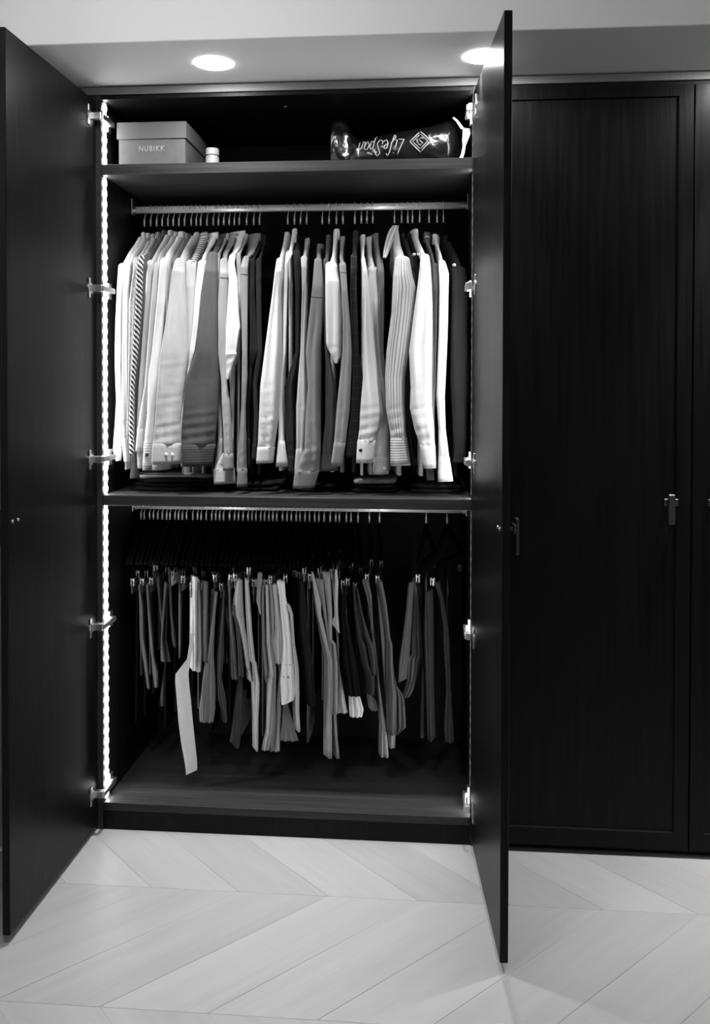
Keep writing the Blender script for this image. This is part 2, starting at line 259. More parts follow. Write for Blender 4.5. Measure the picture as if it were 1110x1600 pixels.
TROUSERS = [
 ('black',26,[]),
 ('t2',37,[[[709,62,68],[645,64,77],[537,65,80],[479,74,89],[446,80,92],[380,89,99]]]),
 ('black',55,[]),
 ('t3',68,[[[710,87,94],[617,92,101],[538,96,108],[480,103,113],[430,106,124],[384,112,124]]]),
 ('black',83,[]),
 ('t4',98,[[[713,148,156],[618,138,147],[539,133,140],[480,132,146],[467,133,149]],[[704,147,151],[610,141,147],[530,138,144],[494,140,149],[458,142,157]]]),
 ('t5',113,[[[761,160,165],[691,162,168],[618,164,171],[540,171,180],[514,176,182]],[[471,137,142],[421,132,138],[338,121,136],[314,122,136]]]),
 ('black',124,[]),
 ('black',141,[]),
 ('black',153,[]),
 ('t6',166,[[[736,239,253],[678,236,250],[541,232,251],[532,232,252],[483,234,250],[441,234,248]],[[724,237,250],[642,240,256],[533,244,259],[491,243,260],[428,241,254]]]),
 ('black',180,[]),
 ('t7',201,[[[722,271,286],[542,270,286],[468,272,286]]]),
 ('black',217,[]),
 ('t8',229,[[[691,308,317],[621,301,310],[534,290,305],[485,282,304],[419,271,308],[373,264,309],[321,256,308],[278,258,302]]]),
 ('black',246,[]),
 ('t9',265,[[[695,336,340],[564,324,337],[486,315,337],[420,315,329],[355,317,342],[306,332,345],[280,334,346]]]),
 ('black',278,[]),
 ('black',291,[]),
 ('t10',304,[[[727,351,358],[652,352,360],[608,353,364],[536,357,373],[466,359,377],[466,359,377],[417,362,380]]]),
 ('t11',324,[[[652,361,374],[577,374,388],[508,380,395],[424,382,401],[467,385,399],[428,388,398]],[[404,374,388],[339,365,388],[251,356,387],[207,347,382],[188,368,379]]]),
 ('black',341,[]),
 ('t13',354,[[[728,378,395],[681,367,396],[623,362,399],[577,385,404],[537,394,412],[450,409,421],[453,411,419],[413,417,427]]]),
 ('t14',369,[[[731,403,415],[653,405,421],[566,410,427],[480,417,436],[468,426,441],[410,428,450],[352,431,449],[294,434,446],[236,436,446],[193,437,446]]]),
 ('black',386,[]),
 ('black',399,[]),
 ('t15',412,[[[752,445,459],[665,439,456],[625,450,456]]]),
 ('t16',428,[[[715,458,465],[625,456,466],[538,458,469],[426,467,479],[455,464,476],[411,469,476]]]),
 ('t17',441,[[[715,468,479],[625,470,482],[539,471,488],[427,481,503],[455,480,500],[412,475,500],[325,471,497],[252,469,491],[223,460,487],[196,455,482]]]),
 ('t18',455,[[[715,481,491],[626,483,500],[568,487,497],[510,481,494],[455,490,502],[296,491,500],[194,484,491]]]),
 ('t19',468,[[[715,490,506],[643,497,511],[580,498,519],[540,490,522],[470,499,520]],[[431,508,515],[373,502,512],[314,496,513],[226,489,509],[182,486,508]]]),
 ('t20',481,[[[727,504,529],[684,510,532],[627,515,542],[540,523,552],[428,516,559],[471,520,558],[413,514,562],[384,516,566],[355,518,558],[343,519,532]]]),
 ('t22',500,[[[656,533,546],[627,545,556],[541,552,561],[454,560,574],[385,562,576],[327,565,575],[258,570,579]],[[374,526,541],[329,520,536],[257,514,556],[216,508,570]]]),
 ('black',515,[]),
 ('t24',529,[[[729,580,591],[642,577,597],[599,578,598],[468,593,619],[339,606,626]]]),
 ('black',545,[]),
 ('black',558,[]),
 ('black',574,[]),
 ('t25',589,[[[758,614,620],[701,621,636],[664,626,646],[629,632,645],[552,650,665],[535,654,668],[486,667,680],[341,667,677],[178,666,678]]]),
 ('t26',606,[[[736,626,653],[658,647,659],[552,665,670],[535,669,678],[470,674,683],[373,676,682],[321,675,683]]]),
 ('black',620,[]),
 ('t27',637,[[[759,646,673],[705,655,676],[630,664,679],[552,664,678],[535,679,690],[471,682,696],[374,677,696],[318,675,697]],[[310,679,688],[232,684,693],[166,689,699]]]),
 ('black',657,[]),
 ('t28',675,[[[769,687,692],[731,687,698],[659,685,697],[625,685,698],[602,675,701],[573,698,702]],[[527,691,698],[461,691,698],[412,692,706],[347,693,717],[311,693,725]]]),
 ('black',687,[]),
 ('t32',710,[[[717,710,725],[633,706,722],[472,713,755],[419,724,762],[375,729,768]],[[408,722,740],[391,727,756],[322,729,775],[299,731,770]]]),
 ('t33',725,[[[723,742,750],[660,746,755],[555,757,771],[538,761,784],[473,774,794],[442,787,810],[409,791,812],[380,793,810]]]),
 ('t34',748,[[[709,753,759],[632,767,774],[555,781,797],[538,787,807],[474,799,815],[442,802,815]],[[373,791,800],[350,793,815],[321,799,820]]]),
 ('t35',785,[[[738,770,791],[690,784,801],[633,796,804],[576,799,806]],[[416,819,825],[335,827,836],[276,833,846],[175,829,854]]]),
 ('t36',818,[[[734,818,834],[663,833,848],[557,846,860],[540,847,866],[475,847,868],[379,849,879],[258,853,879]],[[401,874,879],[369,874,902],[304,876,907],[271,877,908],[248,878,883]],[[259,851,875],[193,853,872]]]),
 ('t38',969,[[[732,915,922],[653,908,916],[562,897,908],[502,888,903],[467,885,897],[424,884,891]],[[738,926,934],[677,931,948],[555,925,956],[499,924,959],[489,910,957],[427,912,942],[390,903,930],[365,895,915]],[[737,931,944],[670,945,955],[515,957,963],[387,956,965],[229,952,964]]]),
 ('t39',1036,[[[706,966,976],[594,963,981],[409,970,982],[243,975,990]],[[727,995,1008],[679,1010,1023],[587,1022,1039],[553,1022,1042],[400,1032,1048],[278,1026,1055],[229,1030,1058]]]),
]
FLAP = [[1848,861,880,231,239],[1831,851,878,209,217],[1808,844,870,187,195],[1782,839,861,165,173],[1757,836,854,143,151],[1730,835,845,121,129]]
BELT = [[568,240,251],[489,228,238],[440,191,230],[417,190,231],[358,195,237],[293,200,243],[228,208,250],[163,220,257],[132,224,257]]
# ================================================================ ROOM SHELL
XL, XR, YB, YF, ZC, ZS, YS = -.177, 3.56, .62, -4.2, 2.60, 2.2288, -.3253
floor = struct(box('floor', XL-.1, XR+.1, YF-.1, YB+.1, -.08, -.012, M_SUB))
PW, PD, GAP = .237, .448, .0003
def plank_mesh(sgn):
    # a chevron board: a parallelogram PW wide along the wall, PD deep, ends cut on the zigzag line
    x = [(GAP, 0), (PW-GAP, 0), (PW-GAP+sgn*PD, PD), (GAP+sgn*PD, PD)]
    if sgn < 0: pass
    y0, y1 = GAP, PD-GAP; c = .0006
    q = [(GAP+sgn*y0, y0), (PW-GAP+sgn*y0, y0), (PW-GAP+sgn*y1, y1), (GAP+sgn*y1, y1)]
    cx = sum(a for a, b in q)/4; cy = sum(b for a, b in q)/4
    qi = [(cx+(a-cx)*(1-c/.08), cy+(b-cy)*(1-c/.22)) for a, b in q]
    v = [(a, b, -.012) for a, b in q] + [(a, b, -.0005) for a, b in q] + [(a, b, 0) for a, b in qi]
    f = [(8, 9, 10, 11)]
    for i in range(4):
        j = (i+1) % 4; f += [(i, j, 4+j, 4+i), (4+i, 4+j, 8+j, 8+i)]
    s2 = math.sqrt(.5)
    uv = [[((v[i][0]*sgn+v[i][1])*s2, (v[i][0]-sgn*v[i][1])*s2) for i in face] for face in f]
    me = mesh_obj('plank', v, f, M_OAK, floor, False, uv); return me
first = {}
for row in range(-8, 2):
    y0 = -.287 + row*PD; sgn = -1 if row % 2 == 0 else 1
    if y0 > .1: continue
    x0 = .479 if sgn < 0 else .031
    for k in range(-6, 20):
        x = x0 + k*PW
        xs = [x, x+PW, x+sgn*PD, x+PW+sgn*PD]
        if max(xs) < XL+.02 or min(xs) > XR-.02: continue
        if sgn not in first: o = first[sgn] = plank_mesh(sgn)
        else: o = first[sgn].copy(); COL.objects.link(o)
        o.location = (x, y0, 0)
struct(box('wall_left', XL-.1, XL, YF, YB, -.01, ZC, M_WALL))
struct(box('wall_right', XR, XR+.1, YF, YB, -.01, ZC, M_WALL))
struct(box('wall_back', XL, XR, YB, YB+.1, -.01, ZC, M_WALL))
struct(box('wall_front', XL, XR, YF-.1, YF, -.01, ZC, M_WALL))
struct(box('ceiling', XL-.1, XR+.1, YF-.1, YB+.1, ZC, ZC+.1, M_CEIL))
struct(box('wall_bulkhead', XL, XR, YS, YB, ZS, ZC, M_CEIL, None, .002))
struct(box('trim_1', XL, XR, -.004, .03, 2.2035, ZS-.003, M_TRIM, None, .0015))
struct(box('baseboard_left', XL, XL+.012, YF, -.05, 0.0005, .09, M_WALL, None, .002))
# ================================================================ LAMPS
def downlight(x, y, label):
    r = empty('downlight', (x, y, ZS))
    m = MB(); R0, R1 = .047, .0505; n = 32
    prof = [(R0, -.0025), (R1-.001, -.0025), (R1, -.001)]
    v = [(x+a*math.cos(2*math.pi*k/n), y+a*math.sin(2*math.pi*k/n), ZS+b) for a, b in prof for k in range(n)]
    f = [(i*n+k, (i+1)*n+k, (i+1)*n+(k+1) % n, i*n+(k+1) % n) for i in range(2) for k in range(n)]
    m.add(v, f).build('trim_ring', M_RING, r, True)
    v = [(x, y, ZS-.0055)] + [(x+R0*math.cos(2*math.pi*k/n), y+R0*math.sin(2*math.pi*k/n), ZS-.003) for k in range(n)]
    mesh_obj('lens', v, [(0, 1+(k+1) % n, 1+k) for k in range(n)], M_LENS, r)
    ld = bpy.data.lights.new('downlight_beam', 'SPOT'); ld.energy = SPOT_W; ld.spot_size = math.radians(60); ld.spot_blend = 1.0; ld.shadow_soft_size = .03
    lo = bpy.data.objects.new('downlight_beam', ld); COL.objects.link(lo); lo.parent = r; lo.location = (x, y, ZS-.012)
    adopt(r); tag(r, label, 'downlight', 'downlights in the lowered ceiling'); return r
downlight(.381, -.162, 'round white recessed downlight glowing in the soffit above the open wardrobe, left one')
downlight(1.117, -.156, 'round recessed downlight glowing above the top edge of the right open door')
downlight(1.853, -.156, 'recessed downlight in the soffit over the closed wardrobe doors')
downlight(2.589, -.156, 'recessed downlight in the soffit farthest from the open wardrobe')
def dome(x, y, label):
    r = empty('ceiling_lamp', (x, y, ZC))
    MB().lathe([(.19, -.02), (.19, -.001)], (x, y, ZC), 32).build('base_plate', M_RING, r)
    MB().lathe([(.002, -.11), (.06, -.105), (.12, -.085), (.16, -.055), (.178, -.021)], (x, y, ZC), 32).build('opal_shade', M_DOME, r, True)
    adopt(r); tag(r, label, 'ceiling lamp')
dome(.36, -1.36, 'round opal ceiling lamp in the room in front of the wardrobe')
# ================================================================ WARDROBES
ZB, Z0, Z1, U0, U1, ZT, DT = .082, .9798, 1.0111, 1.967, 1.9985, 2.190, 2.1855
HINGE_Z = (2.130, 1.626, 1.122, .6255, .126)
def door_panel(T, w, framed_sign, parent, inner_flat=True):
    """w wide along local s, thickness along local t (0 inner face, .019 outer face) with a framed outer face"""
    z0, z1, th = .022, DT, .019; e = .0012
    st, rb, rtp, dp = .040, .050, .032, .006
    m = MB()
    def ring(s0, s1, a, b, t): return [(s0, t, a), (s1, t, a), (s1, t, b), (s0, t, b)]
    s0, s1 = .002, w
    R = [ring(s0+e, s1-e, z0+e, z1-e, 0), ring(s0, s1, z0, z1, e), ring(s0, s1, z0, z1, th-e), ring(s0+e, s1-e, z0+e, z1-e, th),
         ring(s0+st, s1-st, z0+rb, z1-rtp, th), ring(s0+st+.002, s1-st-.002, z0+rb+.002, z1-rtp-.002, th-dp)]
    v = [T(p) for q in R for p in q]; f = [(0, 1, 2, 3)]
    for i in range(5):
        for k in range(4): f.append((i*4+k, i*4+(k+1) % 4, i*4+4+(k+1) % 4, i*4+4+k))
    f.append((20, 21, 22, 23))
    if framed_sign < 0: f = [q[::-1] for q in f]
    return m.add(v, f).build('door', M_DOOR, parent)
def handle(T, s, parent):
    m = MB(); t0 = .019
    m.box(s-.0195, s+.0195, t0+.010, t0+.016, 1.004, 1.025, T, .0015)      # cross plate
    m.box(s-.016, s-.011, t0, t0+.011, 1.010, 1.019, T); m.box(s+.011, s+.016, t0, t0+.011, 1.010, 1.019, T)   # two posts
    m.box(s-.0095, s+.0095, t0+.016, t0+.025, .953, 1.038, T, .002)        # upright grip
    return m.build('handle', M_BRASS, parent)
def wardrobe(x0, x1):
    r = empty('wardrobe', ((x0+x1)/2, .28, 0))
    for a, b, c, d in ((x0-.0175, x0, x0-.0175, x0-.004), (x1, x1+.0175, x1+.004, x1+.0175)):
        m = MB(); m.box(a, b, 0, .0155, .001, 2.2015); m.box(c, d, .0155, .0405, .001, 2.2015); m.box(a, b, .0405, .58, .001, 2.2015)
        sp = m.build('side_panel', M_INT, r)          # with a groove for the light strip
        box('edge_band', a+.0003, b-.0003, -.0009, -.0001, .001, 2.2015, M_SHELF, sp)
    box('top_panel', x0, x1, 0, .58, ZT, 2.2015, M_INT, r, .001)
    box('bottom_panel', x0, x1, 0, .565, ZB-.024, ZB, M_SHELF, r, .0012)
    box('back_panel', x0, x1, .55, .58, ZB, ZT, M_BACK, r)
    box('plinth', x0, x1, .002, .02, .001, ZB-.024, M_DOOR, r)
    return r
def rail(root, x0, x1, z, label_z):
    m = MB(); n = 16
    n = 20; prof = []
    for k in range(n):              # oval rail with flat faces, standing on edge
        a = 2*math.pi*k/n; c, s = math.cos(a), math.sin(a)
        prof.append((.28+.0075*math.copysign(abs(c)**.45, c), z+.011*math.copysign(abs(s)**.8, s)))
    v = [(xx, y, zz) for xx in (x0+.004, x1-.004) for y, zz in prof]
    m.add(v, [(k, (k+1) % n, n+(k+1) % n, n+k) for k in range(n)]+[tuple(range(n))[::-1], tuple(range(n, 2*n))])
    o = m.build('clothes_rail', M_RAIL, root, True)
    for f in o.data.polygons:
        if len(f.vertices) > 4: f.use_smooth = False
    for xa, sg in ((x0, 1), (x1, -1)):
        b = MB(); b.box(*sorted((xa+sg*.0005, xa+sg*.004)), .262, .298, z-.018, z+.036, None, .001)
        b.tube([(xa+sg*.004, .28, z), (xa+sg*.014, .28, z)], .0145, 16)
        b.build('rail_bracket', M_NICKEL, o)
# --- the open wardrobe
wd = wardrobe(0.0, 1.1)
tag(wd, 'dark veneered wardrobe standing open with two swung doors and full hanging rails', 'wardrobe', 'wardrobes along the wall')
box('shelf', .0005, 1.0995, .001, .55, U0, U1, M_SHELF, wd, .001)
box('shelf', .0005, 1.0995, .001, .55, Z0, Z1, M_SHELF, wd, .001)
rail(wd, 0, 1.1, 1.917, 0); rail(wd, 0, 1.1, .9415, 0)
mscr = MB().lathe([(.0045, 0), (.0045, -.003), (.003, -.0045)], (.538, .10, ZT), 12).build('screw_cap', M_NICKEL, wd, True)
def hinge(parent, zc, side, T):
    """side +1: left door; T maps door coordinates to the room; arm reaches onto the cabinet wall"""
    m = MB()
    m.box(.052, .064, -.0035, 0, zc-.029, zc+.029, T, .001)                # flange on the door
    m.lathe([(.0165, 0), (.0165, .003), (.014, .004)], (0, 0, 0), 16, lambda p: T((.052+p[0], -p[2], zc+p[1])))
    X = (lambda a: a) if side > 0 else (lambda a: 1.1-a)
    def bx(a0, a1, b0, b1, c0, c1):
        q = sorted((X(a0), X(a1))); m.box(q[0], q[1], b0, b1, c0, c1, None, .001)
    bx(-.0125 if side > 0 else .004, .016, -.046, -.030, zc-.010, zc+.010)                         # knuckle
    bx(.013, .021, -.040, .052, zc-.008, zc+.008)                          # arm
    bx(.006, .020, .0425, .062, zc-.007, zc+.007)                           # arm root
    bx(.0005, .007, .0415, .066, zc-.024, zc+.024)                          # mounting plate
    return m.build('hinge', M_NICKEL, parent)
def swung_door(ang, side):
    sa, ca = math.sin(ang), math.cos(ang)
    if side > 0:
        d, nrm, h = Vector((-sa, -ca, 0)), Vector((-ca, sa, 0)), Vector((-.0150, 0, 0))
    else:
        d, nrm, h = Vector((sa, -ca, 0)), Vector((ca, sa, 0)), Vector((1.1015, -.0032, 0))
    T = lambda p: h + d*p[0] + nrm*p[1] + Vector((0, 0, p[2]))
    dr = door_panel(T, .549, -side, wd)
    handle(T, .515, dr)
    for z in HINGE_Z: hinge(dr, z, side, T)
    for ds in (-.014, .014):
        MB().lathe([(.0042, 0), (.0042, .0025), (.0028, .0036)], (0, 0, 0), 12, lambda p: T((.515+ds+p[0], -p[2], 1.0145+p[1]))).build('screw', M_NICKEL, dr, True)
    return dr
swung_door(.0145, 1); swung_door(.0706, -1)
adopt(wd)
# --- closed wardrobes to the right
def closed_wardrobe(x0, label):
    x1 = x0+1.156; r = wardrobe(x0, x1); xm = (x0+x1)/2
    for k, (a, b, hs) in enumerate(((x0-.014, xm-.002, 1), (xm+.002, x1+.014, -1))):
        w = b-a
        T = (lambda p, a=a: Vector((a+p[0], -.002-p[1], p[2]))) if hs > 0 else (lambda p, b=b: Vector((b-p[0], -.002-p[1], p[2])))
        dr = door_panel(T, w, -hs, r); handle(T, w-.058, dr)
    adopt(r); tag(r, label, 'wardrobe', 'wardrobes along the wall'); return r
closed_wardrobe(1.1362, 'black framed wardrobe with closed doors, directly right of the open wardrobe')
closed_wardrobe(2.3292, 'black framed wardrobe with closed doors at the right end of the row')
# ================================================================ LIGHT STRIPS
diode_mesh = None
def strip(side, z0, z1, label):
    global diode_mesh
    xw = 0.0006 if side > 0 else 1.0994; sg = side
    r = empty('light_strip', (xw, .028, z0))
    xw -= sg*.0042                                 # set into the groove; the left one stands a little proud
    th = .0062 if side > 0 else .0004
    q = sorted((xw, xw+sg*th))
    box('glowing_sleeve', q[0], q[1], .0205, .0355, z0+.002, z1-.002, M_LED, r, .0005)
    n = int((z1-z0)/.0318); z = z0+.016
    for k in range(n):
        if diode_mesh is None:
            d = MB().lathe([(.0115, 0), (.010, .0015), (.005, .0024)], (0, 0, 0), 12, lambda p: (p[2], p[0], p[1])).build('diode', M_DIODE, r, True); diode_mesh = d.data
        else: d = link('diode', diode_mesh, r)
        d.location = (xw+sg*(th-.0003), .028, z+k*.0318)
        if sg < 0: d.rotation_euler = (0, 0, math.pi)
    adopt(r); tag(r, label, 'light strip', 'light strips inside the wardrobe')
for side, w_ in ((1, 'left'), (-1, 'right')):
    strip(side, U1, ZT, 'bright light strip on the %s wardrobe side, short piece above the top shelf' % w_)
    strip(side, Z1, U0, 'bright light strip on the %s wardrobe side, beside the hanging shirts' % w_)
    strip(side, ZB, Z0, 'bright light strip on the %s wardrobe side, beside the hanging trousers' % w_)
# ================================================================ CLOTH
def cr(rows, sub):
    """smooth a table of stations (Catmull-Rom), sub steps to each span"""
    out = []; n = len(rows)
    for i in range(n-1):
        p0, p1, p2, p3 = rows[max(i-1, 0)], rows[i], rows[i+1], rows[min(i+2, n-1)]
        for k in range(sub):
            t = k/sub
            out.append([.5*((2*b)+(c-a)*t*.8+(2*a-5*b+4*c-d)*t*t*.0+0) if False else b+(c-b)*(t*t*(3-2*t)*.45+t*.55) for a, b, c, d in zip(p0, p1, p2, p3)])
    out.append(list(rows[-1])); return out
def loft(name, rings, mat, parent, cap0=False, cap1=False):
    n = len(rings[0]); v = [p for R in rings for p in R]; f = []; uv = []
    mid = rings[len(rings)//2]; per = sum((Vector(mid[k])-Vector(mid[(k+1) % n])).length for k in range(n))
    for i in range(len(rings)-1):
        for k in range(n):
            k2 = (k+1) % n; f.append((i*n+k, i*n+k2, (i+1)*n+k2, (i+1)*n+k))
            uv.append([((k+a)/n*per, v[q][2]) for a, q in ((0, i*n+k), (1, i*n+k2), (1, (i+1)*n+k2), (0, (i+1)*n+k))])
    if cap0: f.append(tuple(range(n))[::-1]); uv.append([(v[q][0], v[q][1]) for q in f[-1]])
    if cap1: f.append(tuple((len(rings)-1)*n+k for k in range(n))); uv.append([(v[q][0], v[q][1]) for q in f[-1]])
    return mesh_obj(name, v, f, mat, parent, True, uv)
def sheet_ring(z, xl, xr, yl, yr, th, ph, amp, n=22, grow=0., wr=0.):
    """a sleeve's section: a flat oval lying along (xl,yl)-(xr,yr), rippled by soft folds"""
    cx, cy, ax, ay = (xl+xr)/2, (yl+yr)/2, (xr-xl)/2+grow, (yr-yl)/2
    R = []
    for k in range(n):
        a = 2*math.pi*k/n; c, s = math.cos(a), math.sin(a)
        u = math.copysign(abs(c)**.85, c)
        fold = amp*(math.sin(3.1*u+ph+2.2*math.sin(z*5+ph))+.6*math.sin(6.3*u-ph*1.7+z*3))*(1-u*u*.6)
        fold += wr*math.sin(z*150+3.5*u+ph)*math.sin(z*61-5*u+ph*2)*(1-u**6)
        R.append((cx+ax*u, cy+ay*u+(th+grow)*s+fold, z))
    return R
def lens_ring(z, yf, yb, xa, xb, hw, n=22, p=.62, ph=0., amp=0.):
    """a hanging body's section: thin in x, long in y, its axis running from xa (front) to xb (back)"""
    R = []
    for k in range(n):
        a = 2*math.pi*k/n; c, s = math.cos(a), math.sin(a)
        y = (yf+yb)/2-(yb-yf)/2*c; t = (1-c)/2
        x = xa+(xb-xa)*t+hw*(1-.45*t)*math.copysign(abs(s)**p, s)+amp*math.sin(9*t+ph+z*4)*abs(s)
        R.append((x, y, z))
    return R
MMF = .001
def button(parent, p, mat, r=.0055):
    MB().lathe([(r, 0), (r, -.0016), (r*.7, -.0024)], (0, 0, 0), 14, lambda q: (p[0]+q[0], p[1]+q[2], p[2]+q[1])).build('button', mat, parent, True)
M_BTN_D = plain('dark_button', .02, .3); M_BTN_L = plain('pearl_button', .85, .25)
#            tone pattern tone2 cuff(pattern,tone2) extras
STYLE = {
'L1': (.86, '', .1), 'L2': (.72, 'fine', .5), 'L3': (.48, 'speck', .25), 'L4': (.72, 'twill', .02), 'L5': (.1, '', .1), 'L6': (.55, '', .1), 'L7': (.52, '', .1),
'L8': (.78, '', .1, 'hstripe', .45), 'L9': (.24, '', .1), 'L10': (.5, '', .1), 'L11': (.70, 'hstripe', .12), 'L12': (.88, '', .1), 'L13': (.085, '', .1, 'hstripe', .05),
'L13b': (.42, '', .1), 'L14': (.33, '', .1), 'L15': (.80, '', .1), 'L15b': (.5, '', .1), 'L16': (.25, '', .1), 'L17': (.02, '', .1), 'L18': (.03, '', .1),
'M1': (.70, '', .1), 'M2': (.80, '', .1), 'M3': (.03, '', .1), 'M4': (.50, '', .1), 'M5': (.24, '', .1), 'M6': (.12, '', .1), 'M7': (.90, '', .1), 'M8': (.34, '', .1),
'M9': (.035, 'check', .08), 'M11': (.80, '', .1), 'M12': (.60, '', .1), 'M13': (.2, '', .1), 'R1': (.74, 'stripe', .34, 'hstripe', .28), 'R1b': (.03, '', .1), 'R2': (.012, '', .1),
'R3': (.7, '', .1), 'R4': (.12, '', .1), 'R5': (.74, '', .1), 'R6': (.013, '', .1)}
NAMES = {
'L1': ('white shirt at the left end', 'plain white long-sleeved shirt at the left end of the upper rail, by the light strip'),
'L2': ('pale fine-striped shirt', 'pale finely striped shirt, second garment from the left on the upper rail'),
'L3': ('grey speckled shirt', 'mid-grey speckled shirt hanging between the pale striped and the twill garment'),
'L4': ('bold twill shirt', 'shirt in bold black and white diagonal twill near the left light strip'),
'L5': ('dark grey shirt beside the twill one', 'dark grey shirt showing a narrow edge directly right of the twill shirt'),
'L6': ('light grey shirt', 'light grey shirt with a narrow sleeve, second to the right of the twill shirt'),
'L7': ('second light grey shirt', 'light grey shirt with a short folded cuff, just left of the dark-buttoned white sleeve'),
'L8': ('white shirt with dark cuff button', 'white shirt with striped cuff and dark button, left of the broad pale sleeve'),
'L9': ('shaded grey shirt', 'grey shirt in shade tucked behind the broad pale sleeve'),
'L10': ('broad pale shirt with two cuff buttons', 'pale shirt with a broad flat sleeve and two pearl buttons on its cuff'),
'L11': ('zigzag striped shirt', 'shirt with dark zigzag stripes on its shoulder, right of the broad pale shirt'),
'L12': ('bright white shirt behind the dark sleeve', 'bright white shirt showing its shoulder above the broad dark grey sleeve'),
'L13': ('broad dark grey shirt', 'dark grey shirt with a broad creased sleeve and pin-striped cuff'),
'L13b': ('grey shirt with flared cuff', 'grey shirt mostly hidden behind the broad dark sleeve, its pale cuff flaring low'),
'L14': ('mid-grey shirt with armhole seam', 'mid-grey shirt with a dark armhole seam, right of the broad dark sleeve'),
'L15': ('white short-sleeved shirt with folded edge', 'white short-sleeved shirt with folded pointed edge in the left cluster'),
'L15b': ('pale shirt behind the folded white one', 'pale shirt half hidden behind the folded white short-sleeved shirt'),
'L16': ('grey shirt with low square cuff', 'grey shirt whose narrow sleeve ends in the lowest square cuff of the left cluster'),
'L17': ('black shirt at the gap', 'black shirt just right of the grey one with the low square cuff'),
'L18': ('last dark shirt before the gap', 'very dark shirt at the right end of the left cluster, before the gap'),
'M1': ('pale shirt right of the gap', 'pale shirt with a broad slanting sleeve, first one right of the gap'),
'M2': ('narrow white-edged shirt', 'white shirt seen as a narrow bright sleeve with a flared cuff, second after the gap'),
'M3': ('dark shirt in the middle cluster', 'near-black shirt between the narrow white and the light grey sleeve'),
'M4': ('light grey narrow shirt', 'light grey shirt with a narrow bent sleeve, fourth after the gap'),
'M5': ('low-hanging grey shirt', 'mid-grey shirt hanging lowest of all with a wide open cuff'),
'M6': ('dusky grey shirt', 'dusky grey shirt behind the white short-sleeved one in the middle'),
'M7': ('white short-sleeved shirt in the middle', 'white short-sleeved shirt ending halfway down in the middle of the rail'),
'M8': ('grey shirt with curled cuff', 'mid-grey shirt with shoulder seam and curled cuff, right of the white short-sleeved shirt'),
'M9': ('dark checked shirt', 'dark checked shirt left of the white sleeve with a dark cuff button'),
'M11': ('white shirt with slanted cuff', 'white shirt with bent sleeve and slanted cuff fastened by a dark button'),
'M12': ('pale shirt behind the slanted cuff', 'pale shirt whose pearl-buttoned cuff hangs just right of the slanted white cuff'),
'M13': ('grey shirt beside the bold stripes', 'grey shirt directly left of the pin-striped shirt'),
'R1': ('pin-striped shirt', 'pin-striped shirt with open collar and cross-striped cuff'),
'R1b': ('black garment right of the stripes', 'black garment half hidden directly right of the pin-striped sleeve'),
'R2': ('black shirt with shiny studs', 'black shirt with two shiny shoulder studs, left of the brightest white sleeve'),
'R3': ('brightest white shirt', 'brightest white shirt with long full sleeve and plain cuff near the right end'),
'R4': ('grey shirt with pale neck trim', 'grey shirt with a thin pale neck trim between two white shirts'),
'R5': ('white shirt second from the right', 'white shirt with narrow folded sleeve, second from the right end'),
'R6': ('charcoal jacket at the right end', 'charcoal jacket with a smooth sleeve and shiny stud, rightmost on the upper rail')}
HR = [.0029, .0029]+[.0017]*10
def hook_path(x, zr, zn, lean=0.):
    pts = [(x, .28, zn), (x, .28, zn+.025), (x, .2803, zn+.027)]
    c = (.28, zr+.0137-.0165)
    for k in range(9):
        a = math.radians(-40+k*27); pts.append((x+lean*(k/8), c[0]+.0165*math.cos(a), c[1]+.0165*math.sin(a)))
    return pts
